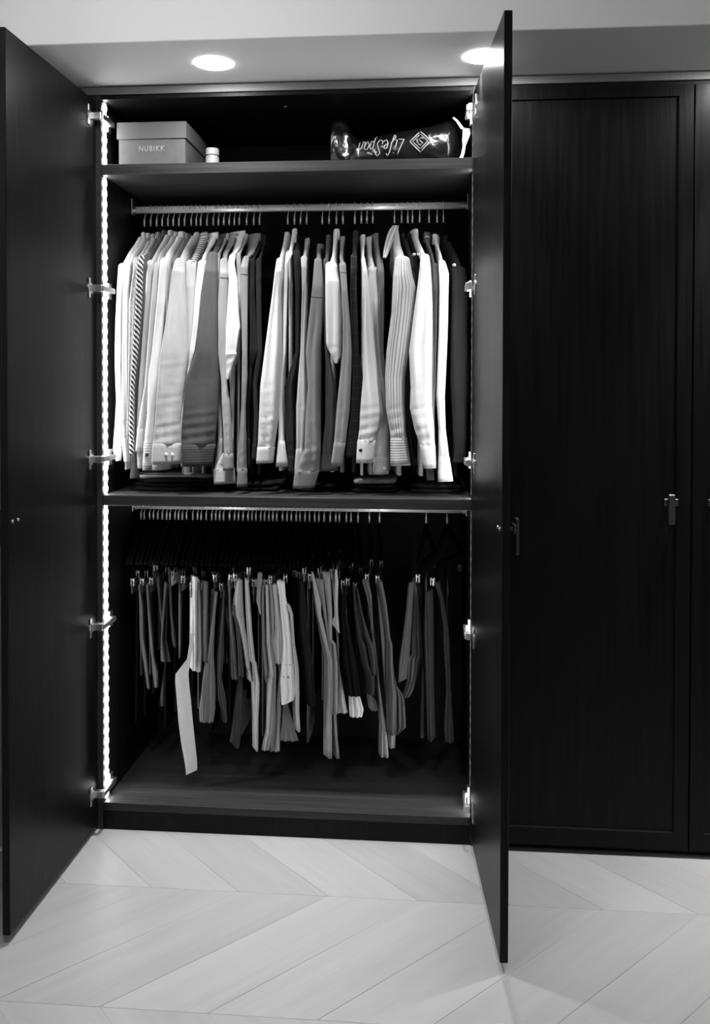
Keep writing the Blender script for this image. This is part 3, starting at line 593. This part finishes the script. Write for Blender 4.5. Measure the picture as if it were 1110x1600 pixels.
def shirt(nm, hx, C, SL, nc):
    tone, pat, tone2 = STYLE[nm][:3]; mat = fabric(tone, pat, tone2)
    hx *= MMF; C = [[q*MMF for q in r] for r in C]; SL = [[q*MMF for q in r] for r in SL]
    ph = (hash_(nm) % 628)/100.
    r = empty('shirt', (hx, .28, C[0][0]-.05))
    # collar
    z, xl, xr, yf = C[0]; hw = max((xr-xl)/2, .006); xc0 = (xl+xr)/2
    sl = (hx-xc0)/(.28-yf)
    def ring_at(z, xa, yf, hw, p=.62, amp=0.):
        yb = min(.56-yf, .49); xb = hx+(hx-xa)*(yb-.28)/max(.28-yf, .03)*.8
        return lens_ring(z, yf, yb, xa, xb, hw, 22, p, ph, amp)
    colmat = mat
    rings = [ring_at(z-.004, xc0, yf+.012, max(hw*.55, .0055)), ring_at(z, xc0, yf+.006, max(hw*.8, .006)), ring_at(z-.004, xc0, yf, hw), ring_at(z-.02, xc0, yf-.004, hw*1.08), ring_at(z-.036, xc0+(0), yf-.006, hw*1.12)]
    loft('collar', rings, colmat, r)
    # body with its shoulder slope
    rows = cr(C, 4); rings = []
    for i, (z, xl, xr, yf) in enumerate(rows):
        t = i/(len(rows)-1)
        if i < 2: continue
        rings.append(ring_at(z, (xl+xr)/2, yf, max((xr-xl)/2*(1-.1*t), .006), .62-.1*t))
    zs, xa = rows[-1][0], (rows[-1][1]+rows[-1][2])/2; yf = rows[-1][3]+.006; hw = min((rows[-1][2]-rows[-1][1])/2, .006 if nm[0] == 'L' else .009)
    hem = 1.085+.02*math.sin(ph*3)
    for k in range(1, 11):
        t = k/10; rings.append(ring_at(zs-.03-(zs-.03-hem)*t if k > 1 else zs-.04, xa+(hx-xa)*.15*t, yf+.012*min(1, t*4), hw, .5, .0015*t))
    loft('body', rings, mat, r)
    # near sleeve
    if nm == 'L11': mat = fabric(.66)
    sl_rows = SL[:len(SL)-nc+1] if nc > 1 else SL
    rows = cr(sl_rows, 9); rings = []
    z, xl, xr, yl, yr = rows[0]; th0 = .006
    rings.append(sheet_ring(z+.010, xl*.75+xr*.25, xl*.25+xr*.75, yl+.012, yr+.012, .003, ph, 0)); rings.append(sheet_ring(z+.006, xl*.9+xr*.1, xl*.1+xr*.9, yl+.006, yr+.006, .005, ph, 0))
    for i, (z, xl, xr, yl, yr) in enumerate(rows):
        hw = (xr-xl)/2; t = i/(len(rows)-1)
        rings.append(sheet_ring(z, xl, xr, yl, yr, min(.014, .42*hw+.0025), ph, min(.0048, hw*.2)*min(1, t*3), 22, 0., min(.0032, hw*.14)*max(0, t-.5)*2))
    slv = loft('sleeve', rings, mat, r, True, nc == 1)
    th = .006
    if nc > 1:
        cm = fabric(tone, STYLE[nm][3], STYLE[nm][4]) if len(STYLE[nm]) > 3 else mat
        cu = cr(SL[-nc:], 4); rings = []; hw = (cu[0][2]-cu[0][1])/2; th = min(.014, .42*hw+.0025)
        for i, (z, xl, xr, yl, yr) in enumerate(cu):
            if i == 0: rings.append(sheet_ring(z+.003, xl, xr, yl, yr, th*.9, ph, 0))
            rings.append(sheet_ring(z, xl, xr, yl, yr, th, ph, min(.0012, hw*.06), 22, .0012))
        z, xl, xr, yl, yr = cu[-1]
        rings.append(sheet_ring(z+.002, xl, xr, yl, yr, th*.7, ph, 0, 22, -.001)); rings.append(sheet_ring(z+.02, xl, xr, yl, yr, th*.6, ph, 0, 22, -.002))
        cf = loft('cuff', rings, cm, r)
        BT = {'L8': [(.5, .45, M_BTN_D)], 'L10': [(.53, .5, M_BTN_L), (.74, .52, M_BTN_L)], 'M11': [(.22, .42, M_BTN_D)], 'M12': [(.76, .62, M_BTN_L)]}
        for fu, fz, bm in BT.get(nm, []):
            a, b = SL[-2], SL[-1]; q = [a[i]+(b[i]-a[i])*fz for i in range(5)]
            button(cf, (q[1]+(q[2]-q[1])*fu, q[3]+(q[4]-q[3])*fu-th-.0035, q[0]), bm)
    SEAM = {'L14': 1.665, 'M5': 1.602, 'M8': 1.685, 'L16': 1.672}
    if nm in SEAM:
        zz = SEAM[nm]; rr = min(rows, key=lambda q: abs(q[0]-zz)); hw = (rr[2]-rr[1])/2; th = min(.014, .42*hw+.0025)
        t = rows.index(rr)/(len(rows)-1); am = min(.0048, hw*.2)*min(1, t*3)
        loft('seam', [sheet_ring(rr[0]+d, rr[1], rr[2], rr[3], rr[4], th, ph, am, 22, gr) for d, gr in ((.0015, 0), (.001, .0009), (-.001, .0009), (-.0015, 0))], fabric(round(tone*.45, 3)), r)
    if nm in ('R2', 'R6'):
        for dx in ((0, .014) if nm == 'R2' else (0.004,)):
            MB().lathe([(.001, -.004), (.004, -.0035), (.0055, -.001), (.0045, .001)], (0, 0, 0), 12, lambda q: (C[-1][1]+dx+.002+q[0], .088 if nm == 'R2' else .055+q[2], C[-1][0]+.004+q[1]) if False else (C[-1][1]+dx+.002+q[0], (.10 if nm == 'R2' else .062)+q[2], C[-1][0]+.006+q[1])).build('metal_stud', M_CHROME, r, True)
    if nm == 'R1':
        loft('open_front', [sheet_ring(q[0], q[1], q[2], q[3], q[4], .003, ph, 0) for q in cr([[a*MMF for a in w] for w in FLAP], 4)], mat, r, True, True)
    if nm == 'R4':
        q = C[1]; MB().tube([(q[1]+.002, q[3]-.004, q[0]+.012), ((q[1]+q[2])/2, q[3]-.011, q[0]+.016), (q[2], q[3]-.006, q[0]+.014)], .0015, 6).build('neck_trim', fabric(.85), r, True)
    adopt(r); tag(r, NAMES[nm][1], 'shirt', 'shirts on the upper rail')
    # its hanger
    h = empty('clothes_hanger', (hx, .28, 1.917))
    zn = 1.862
    MB().tube(hook_path(hx, 1.917, zn), HR, 8).build('hook', M_HOOK, h, True)
    m = MB(); ztop = C[0][0]; x_at = lambda y, ya, xa: hx+(xa-hx)*(.28-y)/max(.28-ya, .03)
    m.add(*[[(hx+a, .28+b, zz) for zz, w in ((zn, .006), (zn-.006, .010), (ztop-.03, .010), (ztop-.055, .012)) for a, b in ((-.0018, -w), (.0018, -w), (.0018, w), (-.0018, w))],
            [(3, 2, 1, 0)][::-1]+[(i*4+k, i*4+(k+1) % 4, i*4+4+(k+1) % 4, i*4+4+k)[::-1] for i in range(3) for k in range(4)]+[(12, 13, 14, 15)]])
    ex, ez = (C[-1][1]+C[-1][2])/2, C[-1][0]
    def axis(y, z):                 # middle of the shirt's body at this depth and height
        k = max(range(len(C)-1), key=lambda k: C[k][0] >= z >= C[k+1][0]) if z > C[-1][0] else len(C)-2
        t = min(1, max(0, (C[k][0]-z)/max(C[k][0]-C[k+1][0], 1e-6)))
        q = [C[k][n]+(C[k+1][n]-C[k][n])*t for n in range(4)]
        xa, yf = (q[1]+q[2])/2, q[3]; yb = min(.56-yf, .49); xb = hx+(hx-xa)*(yb-.28)/max(.28-yf, .03)*.8
        return xa+(xb-xa)*(y-yf)/(yb-yf)
    for sg in (-1, 1):
        pts = []
        for k in range(7):
            t = k/6; y = .28+sg*(.004+.128*t); z = (ztop-.045)+(ez-.016-(ztop-.045))*t-.012*math.sin(math.pi*t)
            pts.append((axis(y, z), y, z))
        m.tube(pts, [.0022]*3+[.0019]*4, 8)
    m.build('frame', M_BLACK, h); adopt(h)
    tag(h, 'black hanger holding the '+NAMES[nm][0], 'hanger', 'hangers on the upper rail')
def hash_(s):
    a = 7
    for c in s: a = (a*131+ord(c)) % 100003
    return a
for row in SHIRTS: shirt(*row)
def bare_hanger(hx, lab, wire=False):
    h = empty('clothes_hanger', (hx, .28, 1.917)); zn = 1.862
    MB().tube(hook_path(hx, 1.917, zn), HR, 8).build('hook', M_HOOK, h, True)
    m = MB(); m.box(hx-.005, hx+.005, .271, .289, zn-.05, zn+.001, None, .001)
    for sg in (-1, 1): m.tube([(hx, .28+sg*.004, zn-.042), (hx, .28+sg*.08, zn-.085), (hx, .28+sg*.16, zn-.145)], [.005, .005, .004], 8)
    m.build('frame', M_BLACK, h); adopt(h); tag(h, lab, 'hanger', 'hangers on the upper rail')
bare_hanger(.357, 'bare black hanger in the left cluster, between the pale and the low-cuffed shirt')
bare_hanger(.945, 'bare black hanger left of the grey shirt with pale neck trim')
# ================================================================ TROUSERS ON THE LOWER RAIL
TT = {'t2': .09, 't3': .10, 't4': .09, 't5': .06, 't6': .78, 't7': .12, 't8': .27, 't9': .07, 't10': .14, 't11': .09, 't13': .5, 't14': .55, 't15': .28, 't16': .22, 't17': .5, 't18': .28, 't19': .55,
      't20': .96, 't22': .52, 't24': .015, 't25': .42, 't26': .26, 't27': .28, 't28': .55, 't32': .008, 't33': .04, 't34': .05, 't35': .12, 't36': .10, 't38': .08, 't39': .03}
TN = {'t2': 'dark grey trousers nearest the left light strip', 't3': 'dark grey trousers, second grey pair from the left light strip', 't4': 'dark grey trousers with two thin squared-off legs, third grey pair from the left', 't5': 'slim charcoal trousers curving down, just left of the pale pair',
      't6': 'pale trousers with two short rounded legs behind the hanging sash', 't7': 'mid-grey trousers directly right of the short pale legs', 't8': 'grey trousers ending in a wide bunched hem, right of the sash', 't9': 'charcoal trousers with slim pointed legs beside the bunched grey pair',
      't10': 'grey trousers with a stitched hem ending short, left of the white pair', 't11': 'dark grey trousers with a pointed open hem, left of the pocketed pair', 't13': 'light grey trousers with a drooping pocket loop', 't14': 'long light trousers with one thin leg reaching far down',
      't15': 'short grey garment with a folded flap, left of the white trousers', 't16': 'grey trousers with a narrow leg, first of four left of the white pair', 't17': 'light grey trousers with a broad leg flaring at the hem, near the white pair', 't18': 'shaded grey trousers between the flared light leg and the white pair',
      't19': 'pale trousers with a square panel, directly left of the white pair', 't20': 'white trousers, the brightest pair on the lower rail', 't22': 'light grey trousers just right of the white pair, with flared grey hem', 't24': 'black shorts with a soft sheen right of the white trousers',
      't25': 'grey trousers with a pocket loop in the middle of the lower rail', 't26': 'grey trousers with thin close legs, second of the middle bundle', 't27': 'mid-grey trousers with long thin legs, third of the middle bundle', 't28': 'light trousers with a twisted strip and short flared leg',
      't32': 'black trousers with a bright white turned-up lining', 't33': 'charcoal trousers with a curved looped leg', 't34': 'charcoal trousers with a small grey hem right of the looped pair', 't35': 'grey trousers with a pale tip, left of the broad dark leg',
      't36': 'dark grey trousers with one broad leg, last before the gap', 't38': 'dark grey trousers on the first separate hanger near the right side', 't39': 'black trousers on the last hanger at the right end'}
WORDS = 'first second third fourth fifth sixth seventh eighth ninth tenth eleventh twelfth thirteenth fourteenth fifteenth sixteenth seventeenth eighteenth nineteenth twentieth twenty-first twenty-second twenty-third twenty-fourth'.split()
nblack = 0
RZ = .9415; CLIPZ = .742
M_CLIP = plain('clip_metal', .9, .3, .7)
def trouser_hanger(hx, rot, label, zc, y1=.165):
    h = empty('trouser_hanger', (hx, .28, RZ)); zn = .893
    c, s = math.cos(rot), math.sin(rot)
    T = lambda p: (hx+(p[0]-hx)*c-(p[1]-.28)*s, .28+(p[0]-hx)*s+(p[1]-.28)*c, p[2])
    MB().tube(hook_path(hx, RZ, zn), HR, 8).build('hook', M_HOOK, h, True)
    m = MB(); m.box(hx-.005, hx+.005, .271, .289, zn-.03, zn+.001, T, .001)
    for sg in (-1, 1):
        st = ((.002, -.010, .026), (.030, -.034, .022), (.075, -.068, .018), (.118, -.102, .015), (.134, -.117, .010))
        v = [T((hx+a, .28+sg*yy, zn+zz+b*hh/2)) for yy, zz, hh in st for a, b in ((-.0048, -1), (.0048, -1), (.0048, 1), (-.0048, 1))]
        f = [(i*4+k, i*4+(k+1) % 4, i*4+4+(k+1) % 4, i*4+4+k)[::-sg] for i in range(4) for k in range(4)]+[(0, 1, 2, 3)[::sg], (16, 17, 18, 19)[::-sg]]
        m.add(v, f)
        m.tube([T((hx, y1 if sg < 0 else .395, zc+.008)), T((hx, y1 if sg < 0 else .395, zn-.112))], .0018, 6)
    m.tube([T((hx, .15, zn-.112)), T((hx, .41, zn-.112))], .0035, 8)
    m.build('frame', M_BLACK, h)
    for yy in (y1, .395):
        k = MB(); k.box(hx-.0055, hx-.0035, yy-.007, yy+.007, zc-.012, zc+.012, T, .0006); k.box(hx+.0035, hx+.0055, yy-.007, yy+.007, zc-.012, zc+.012, T, .0006)
        k.tube([T((hx-.0035, yy, zc+.006)), T((hx+.0035, yy, zc+.006))], .0028, 8)
        k.tube([T((hx-.0035, yy-.007, zc-.011)), T((hx-.0025, yy-.0095, zc)), T((hx-.0035, yy-.0075, zc+.013))], .0014, 6)
        k.build('clip', M_CLIP, h)
    adopt(h); tag(h, label, 'hanger', 'clip hangers on the lower rail')
def trousers(nm, hx, legs):
    global nblack
    hx *= MMF; ph = (hash_(nm+str(hx)) % 628)/100.
    if nm == 'black':
        nblack += 1; tone = .012+.006*math.sin(ph); lab = 'black trousers, %s plain black pair from the left on the lower rail' % WORDS[nblack-1]; hn = 'black clip hanger of the %s plain black trousers from the left' % WORDS[nblack-1]
        zt = .725+.008*math.sin(ph*2); hem = .30+.09*math.sin(ph*3); w = .0055
        legs = [[(int(1000*zz), int(1000*(hx+dx-w)), int(1000*(hx+dx+w))) for zz, dx in ((zt, 0), (zt-.15, .002*math.sin(ph)), (hem+.15, -.003), (hem, -.003+.004*math.sin(ph)))]]
        yb0 = .235
    else:
        tone = TT[nm]; lab = TN[nm]; hn = 'black clip hanger of the '+TN[nm]; yb0 = .138
        hn = ' '.join(hn.split(',')[0].split()[:16])
    mat = fabric(round(tone, 3)); rot = {'t38': -.22, 't39': -.42}.get(nm, 0)
    legs = [[[q*MMF for q in r] for r in L] for L in legs]
    zt = max(L[0][0] for L in legs); zt = max(zt, .70); zc = zt+.004
    trouser_hanger(hx, rot, hn, zc, .248 if nm == 'black' else .165)
    r = empty('trousers', (hx, .28, zt))
    # waistband gathered in the clips
    rings = [lens_ring(zz, .15 if nm != 'black' else .236, .405, hx, hx, w, 22, .5, ph, .0006) for zz, w in ((zt, .0022), (zt-.012, .0028), (zt-.03, .005))]
    loft('waistband', rings, mat, r, True)
    for k, L in enumerate(legs):
        L = [list(q) for q in L]
        if L[0][0] < zt-.05:            # a strip first seen lower down hangs from the band
            L.insert(0, [zt-.01, hx-.006, hx+.006])
        rows = cr(L, 5); rings = []
        hw0 = sorted((q[2]-q[1])/2 for q in rows)[len(rows)*2//3]
        yf = yb0+.029*k; DP = .05 if nm != 'black' else .17; KD = {'black': 1}.get(nm, 1)
        for i, (z, xl, xr) in enumerate(rows):
            hw = max((xr-xl)/2, .0028); xc = (xl+xr)/2; t = i/(len(rows)-1)
            R = []; NQ = 16
            npl = min(3., max(1., 2*hw0/.012)); xback = xc+(hx-xc)*.25
            if nm == 'black':
                R = lens_ring(z, yf, yf+DP, xc, hx, hw, 2*NQ, .5, ph, .0008)
            else:
                # front: soft pleats running down the cloth; back: a plain return
                for q in range(NQ):
                    u = -1+2*q/(NQ-1); e = 1-abs(u)**4
                    pl = .5-.5*math.cos(math.pi*(npl*(u+1)+.35*math.sin(z*9+ph+u)))
                    R.append((xc+hw*u, yf+.010*(1-e)+e*pl*(.0015+.0075*min(1, hw/.012))*(.45+.55*t)*(.45 if nm == 't20' else 1), z))
                for q in range(NQ):
                    u = 1-2*(q+.5)/NQ
                    R.append((xback+hw*.7*u, yf+DP*(1-.25*u*u)+.002*math.sin(4*u+ph), z))
                R = R[::-1]
            rings.append(R)
        loft('leg', rings, mat, r, True, True)
        if k == 0 and nm != 'black':
            # the far leg, shifted a little behind it
            rings2 = [lens_ring(zz, .236, .405, hx, hx, .0042, 22, .5, ph, .0008) for zz in [zt-.012-(zt-.02-rows[-1][0])*q/8 for q in range(9)]]
            loft('leg', rings2, mat, r, True, True)
    if nm == 't32':
        lo = legs[1]
    adopt(r); tag(r, lab, 'trousers', 'trousers on the lower rail')
    return r
for nm, hx, legs in TROUSERS:
    ro = trousers(nm, hx, legs)
    if nm == 't32':     # the turned-up white lining is the pair's second strip
        k = [o for o in ro.children if o.name.startswith('leg')][2]; k.name = 'turned_up_lining'; k.data.materials[0] = fabric(.92); k['label'] = 'bright white turned-up lining'
    if nm == 't22':
        k = [o for o in ro.children if o.name.startswith('leg')][2]; k.data.materials[0] = fabric(.28)
    if nm == 't34': [o for o in ro.children if o.name.startswith('leg')][2].data.materials[0] = fabric(.3)
    if nm == 't35': [o for o in ro.children if o.name.startswith('leg')][2].data.materials[0] = fabric(.42)
    if nm == 't36': [o for o in ro.children if o.name.startswith('leg')][3].data.materials[0] = fabric(.4)
# the flat sash hanging in front of the pale pair
rows = [[q*MMF for q in r] for r in BELT]; rings = []
rows = [[.735, .160, .168]] + rows if False else rows
for i, (z, xl, xr) in enumerate(cr(rows, 4)):
    y = .112+.05*max(0, (z-.60)/.13) if z > .60 else .112
    tw = .010*(xr-xl)/.06
    sk = (xr-xl)*.35
    rings.append([(xl, y-.002, z), (xr, y-.002+tw, z+sk*.25*0), (xr, y+.002+tw, z), (xl, y+.002, z)])
z, xl, xr = rows[-1]
rings[-1] = [(xl, .110, z-.008), (xr, .120, z+.014), (xr, .124, z+.014), (xl, .114, z-.008)]
sash = loft('sash', rings, fabric(.72), None, True, True)
for p in sash.data.polygons: p.use_smooth = False
tag(sash, 'long pale flat sash with slanted end hanging in front of the pale short trousers', 'sash')
# ================================================================ THINGS ON THE TOP SHELF
M_CARD = NT('grey_card'); nn = M_CARD.noise(M_CARD.geo(), 40, 3); M_CARD.l(M_CARD.ramp(nn, .095, .115, .3, .7), M_CARD.b.inputs['Base Color']); M_CARD.set(Roughness=.6); M_CARD = M_CARD.m
M_CARD2 = plain('grey_card_lid', .115, .55)
ZSH = U1+.0006
bxo = empty('shoe_box', (.14, .2, ZSH))
yb = .062
base = box('box_base', .032, .238, yb, .36, ZSH, 2.122, M_CARD, bxo, .001)
# lid: a shallow tray upside down
m = MB(); lx0, lx1, ly0, ly1, lz0, lz1, th = .0275, .2425, yb-.0045, .3645, 2.0885, 2.1385, .003
m.box(lx0, lx1, ly0, ly1, lz1-th, lz1, None, .0008); m.box(lx0, lx1, ly0, ly0+th, lz0, lz1-th); m.box(lx0, lx1, ly1-th, ly1, lz0, lz1-th)
m.box(lx0, lx0+th, ly0+th, ly1-th, lz0, lz1-th); m.box(lx1-th, lx1, ly0+th, ly1-th, lz0, lz1-th); m.build('box_lid', M_CARD2, bxo)
def text_mesh(name, body, size, mat, parent, place, spacing=1., shear=0., bold=0., depth=.0004):
    cu = bpy.data.curves.new(name, 'FONT'); cu.body = body; cu.size = size; cu.extrude = depth; cu.space_character = spacing; cu.shear = shear; cu.offset = bold; cu.resolution_u = 3
    cu.align_x = 'CENTER'; cu.align_y = 'CENTER'
    o = bpy.data.objects.new(name, cu); COL.objects.link(o); bpy.context.view_layer.update()
    me = bpy.data.meshes.new_from_object(o.evaluated_get(bpy.context.evaluated_depsgraph_get())); bpy.data.objects.remove(o)
    for v in me.vertices: v.co = place(v.co)
    me.materials.clear(); me.materials.append(mat); me.update(); return link(name, me, parent)
M_PRINT = plain('pale_print', .32, .5)
text_mesh('lettering', 'NUBIKK', .0225, M_PRINT, base, lambda c: Vector((.134+c.x*.82, yb-.0006-c.z, 2.0585+c.y)), 1.28, 0, .0004)
adopt(bxo); tag(bxo, 'grey lidded cardboard shoe box with small pale lettering on the top shelf', 'box')
# bottle
bt = empty('pill_bottle', (.315, .09, ZSH))
M_BOT = plain('milky_plastic', .22, .35); M_LABEL = plain('bottle_label', .28, .5)
MB().lathe([(.019, 0), (.0205, .002), (.0205, .036), (.018, .0405), (.0165, .0425)], (.315, .09, ZSH), 28).build('bottle_body', M_BOT, bt, True)
mc = MB(); prof = [(.0195, .043), (.0195, .060), (.0185, .0625)]; n = 40
vv = [(.315+(a+(.0006 if (k % 2 and i < 2) else 0))*math.cos(2*math.pi*k/n), .09+(a+(.0006 if (k % 2 and i < 2) else 0))*math.sin(2*math.pi*k/n), ZSH+b) for i, (a, b) in enumerate(prof) for k in range(n)]
mc.add(vv, [(i*n+k, i*n+(k+1) % n, (i+1)*n+(k+1) % n, (i+1)*n+k) for i in range(2) for k in range(n)]+[tuple(2*n+k for k in range(n))]).build('bottle_cap', M_LABEL, bt)
vv = [(.315+.0209*math.cos(a), .09+.0209*math.sin(a), ZSH+z) for z in (.012, .033) for a in [math.radians(-170+k*10) for k in range(17)]]
mesh_obj('bottle_label', vv, [(k, k+1, 18+k, 17+k) for k in range(16)], M_LABEL, bt, True)
adopt(bt); tag(bt, 'small round pill bottle with ribbed cap beside the shoe box', 'bottle')
# black plastic bag
M_BAG = NT('black_glossy_plastic'); M_BAG.set(Base_Color=g(.006), Roughness=.2); nb = M_BAG.noise(M_BAG.geo(), 26, 2, .5); M_BAG.bump(nb, .5, .007); M_BAG = M_BAG.m
PROF = [(.668, .018, .012), (.674, .160, .016), (.690, .170, .022), (.708, .166, .028), (.722, .150, .034), (.738, .112, .045), (.758, .092, .058), (.79, .094, .068), (.835, .106, .074), (.90, .116, .078), (.97, .128, .078), (1.03, .143, .070), (1.052, .142, .058), (1.068, .124, .044), (1.082, .108, .030), (1.092, .10, .016)]
BYC = .165
def bag_prof(x):
    for a, b in zip(PROF, PROF[1:]):
        if a[0] <= x <= b[0]:
            t = (x-a[0])/(b[0]-a[0]); return a[1]+(b[1]-a[1])*t, a[2]+(b[2]-a[2])*t
    return PROF[-1][1:]
def crumple(x, a):
    v = 0
    for i, (fx, fa, ph) in enumerate(((47, 2, .3), (83, 3, 1.9), (131, 5, 4.2), (61, -4, 2.2), (170, -7, .7))):
        v += (abs(math.sin(fx*x*.5+fa*a+ph+.8*math.sin(x*29+a*2)))-.6)/(1+i*.5)
    return v
def bag_point(x, a):
    h, d = bag_prof(x); c, s = math.cos(a), math.sin(a)
    k = 1+.055*crumple(x, a)
    if x < .74: k = 1+.10*crumple(x*1.6, a)
    z = ZSH+.0015+h/2*(1+math.copysign(abs(s)**.75, s)*min(k, 1.08)); y = BYC-d*math.copysign(abs(c)**.8, c)*k
    return (x, y, max(z, ZSH+.0005))
bag = empty('plastic_bag', (.88, BYC, ZSH))
xs = []; 
for a, b in zip(PROF, PROF[1:]):
    n = max(2, int((b[0]-a[0])/.006)); xs += [a[0]+(b[0]-a[0])*k/n for k in range(n)]
xs.append(PROF[-1][0]); NA = 44
vv = [bag_point(x, -math.pi+2*math.pi*k/NA) for x in xs for k in range(NA)]
ff = [(i*NA+k, i*NA+(k+1) % NA, (i+1)*NA+(k+1) % NA, (i+1)*NA+k) for i in range(len(xs)-1) for k in range(NA)] + [tuple(range(NA))[::-1], tuple((len(xs)-1)*NA+k for k in range(NA))]
film = mesh_obj('bag_film', vv, ff, M_BAG, bag, True)
def on_bag(x, z):
    """front surface of the bag at (x, z)"""
    best = min((abs(p[2]-z), p[1]) for p in (bag_point(x, -math.pi/2+math.pi*k/60) for k in range(61)))
    return Vector((x, best[1]-.0022, z))
M_SILVER = plain('silver_print', .5, .45)
LET = {'L': [[(.9, 1.0), (.55, .5), (.2, .02), (.75, .0)]], 'i': [[(.45, .6), (.25, .05), (.45, 0)], [(.62, .85), (.66, .9)]], 'f': [[(1.0, .9), (.85, 1.05), (.65, .85), (.3, .0), (.1, -.35), (-.05, -.2), (.5, .3)]],
       'e': [[(.1, .25), (.5, .4), (.55, .6), (.3, .6), (.12, .25), (.3, .0), (.65, .15)]], 'S': [[(.95, .85), (.75, 1.05), (.45, .85), (.6, .55), (.7, .25), (.45, -.02), (.1, .1), (.2, .3)]],
       'p': [[(.5, .6), (.1, -.4)], [(.42, .4), (.65, .62), (.8, .4), (.6, .05), (.3, .1)]], 'a': [[(.65, .55), (.35, .6), (.12, .25), (.3, .02), (.6, .3), (.7, .55), (.55, .05), (.75, .02)]], 'n': [[(.3, .55), (.12, .0)], [(.2, .3), (.5, .58), (.6, .4), (.5, .02)]]}
m = MB(); xx = .905; sc = .046
for ch, adv in (('L', .40), ('i', .26), ('f', .40), ('e', .34), ('S', .44), ('p', .44), ('a', .40), ('n', .3)):
    for st in LET[ch]:
        pts = []
        for (a, b), (c2, d2) in zip(st, st[1:]):
            for k in range(4): pts.append((a+(c2-a)*k/4, b+(d2-b)*k/4))
        pts.append(st[-1])
        m.tube([on_bag(xx-p[0]*sc*.62, 2.079-p[1]*sc) for p in pts], .0015, 6)
    xx -= adv*sc*1.02
m.build('lettering', M_SILVER, film, True)
m = MB(); dx, dz, R = .948, 2.070, .031
for rad, rr in ((R, .0016), (R*.72, .001)):
    ring = []
    for (a, b), (c2, d2) in zip(((0, 1), (1, 0), (0, -1), (-1, 0)), ((1, 0), (0, -1), (-1, 0), (0, 1))):
        for k in range(6): ring.append(on_bag(dx+rad*(a+(c2-a)*k/6), dz+rad*(b+(d2-b)*k/6)))
    m.tube(ring, rr, 6, True)
m.tube([on_bag(dx+a*R, dz+b*R) for a, b in ((.3, .25), (.1, .38), (-.12, .2), (.05, 0), (.22, -.15), (0, -.36), (-.25, -.2))], .0012, 6)
m.tube([on_bag(dx+a*R, dz+b*R) for a, b in ((-.3, .2), (-.32, -.05), (-.2, -.1))], .0012, 6)
m.build('emblem', M_SILVER, film, True)
rim = [(1.046, .125, 2.141), (1.058, .12, 2.128), (1.072, .115, 2.106), (1.0845, .112, 2.102), (1.0855, .11, 2.088), (1.081, .105, 2.070), (1.078, .103, 2.050), (1.074, .10, 2.028), (1.066, .098, 2.006)]
wdt = [.005, .007, .009, .022, .024, .018, .009, .010, .012]
vv = []
for (x, y, z), w in zip(rim, wdt): vv += [(x-w/2, y-.03, z), (x+w/2, y-.032, z+.002), (x+w/2, y-.028, z+.002), (x-w/2, y-.026, z)]
ff = [(i*4+k, i*4+(k+1) % 4, i*4+4+(k+1) % 4, i*4+4+k) for i in range(len(rim)-1) for k in range(4)]+[(3, 2, 1, 0), tuple(len(vv)-4+k for k in range(4))]
o = mesh_obj('bag_opening', vv, ff, plain('white_film', .75, .4), bag); o['label'] = 'white torn opening of the bag'
adopt(bag); tag(bag, 'crumpled black plastic bag with silver lettering upside down on the top shelf', 'bag')
# ================================================================ FOLDED CLOTHES ON THE MIDDLE SHELF
def folded(x0, x1, y0, y1, z0, layers, tone, label, pat='', seed=1, strip=None):
    r = empty('folded_garment', ((x0+x1)/2, (y0+y1)/2, z0)); rnd = random.Random(seed); z = z0; rnd2 = [rnd.random() for _ in range(8)]
    for k in range(layers):
        t = .011+.003*rnd.random(); n = 36; rings = []
        ins = .004*rnd.random()
        for zz, gsc in ((z, .94), (z+t*.25, 1.0), (z+t*.75, 1.0), (z+t, .93)):
            R = []
            for q in range(n):
                a = 2*math.pi*q/n; c, s = math.cos(a), math.sin(a)
                ux, uy = math.copysign(abs(c)**.35, c), math.copysign(abs(s)**.35, s)
                w = 1+.05*math.sin(3*a+k*2+seed)+.035*math.sin(7*a+seed*3+k)-.04*k*rnd2[k]
                R.append(((x0+x1)/2+((x1-x0)/2-ins)*ux*w*gsc, (y0+y1)/2+((y1-y0)/2-ins)*uy*w*gsc, zz+(.0015*math.sin(5*a+k) if zz > z0+.001 else 0)))
            rings.append(R)
        tn = strip if (strip and k == layers-1) else tone
        loft('fold_layer', rings, fabric(tn, pat if k == layers-1 else ''), r, True, True); z += t+.0006
    adopt(r); tag(r, label, 'folded clothes', 'folded clothes on the middle shelf')
ZM = Z1+.0006
folded(.055, .325, .10, .36, ZM, 4, .008, 'dark folded garment with a pale striped top layer, left end of the middle shelf', 'hstripe', 2, .3)
folded(.36, .52, .13, .38, ZM, 2, .008, 'low dark folded garment on the middle shelf below the gap in the shirts', '', 5)
folded(.56, .70, .12, .38, ZM, 2, .006, 'low black folded garment under the low-hanging grey shirt', '', 9)
folded(.735, .88, .12, .38, ZM, 3, .008, 'dark folded garment with a pale top edge under the slanted white cuff', '', 3, .22)
folded(.91, 1.08, .13, .38, ZM, 2, .012, 'dark folded garment at the right end of the middle shelf', '', 8)
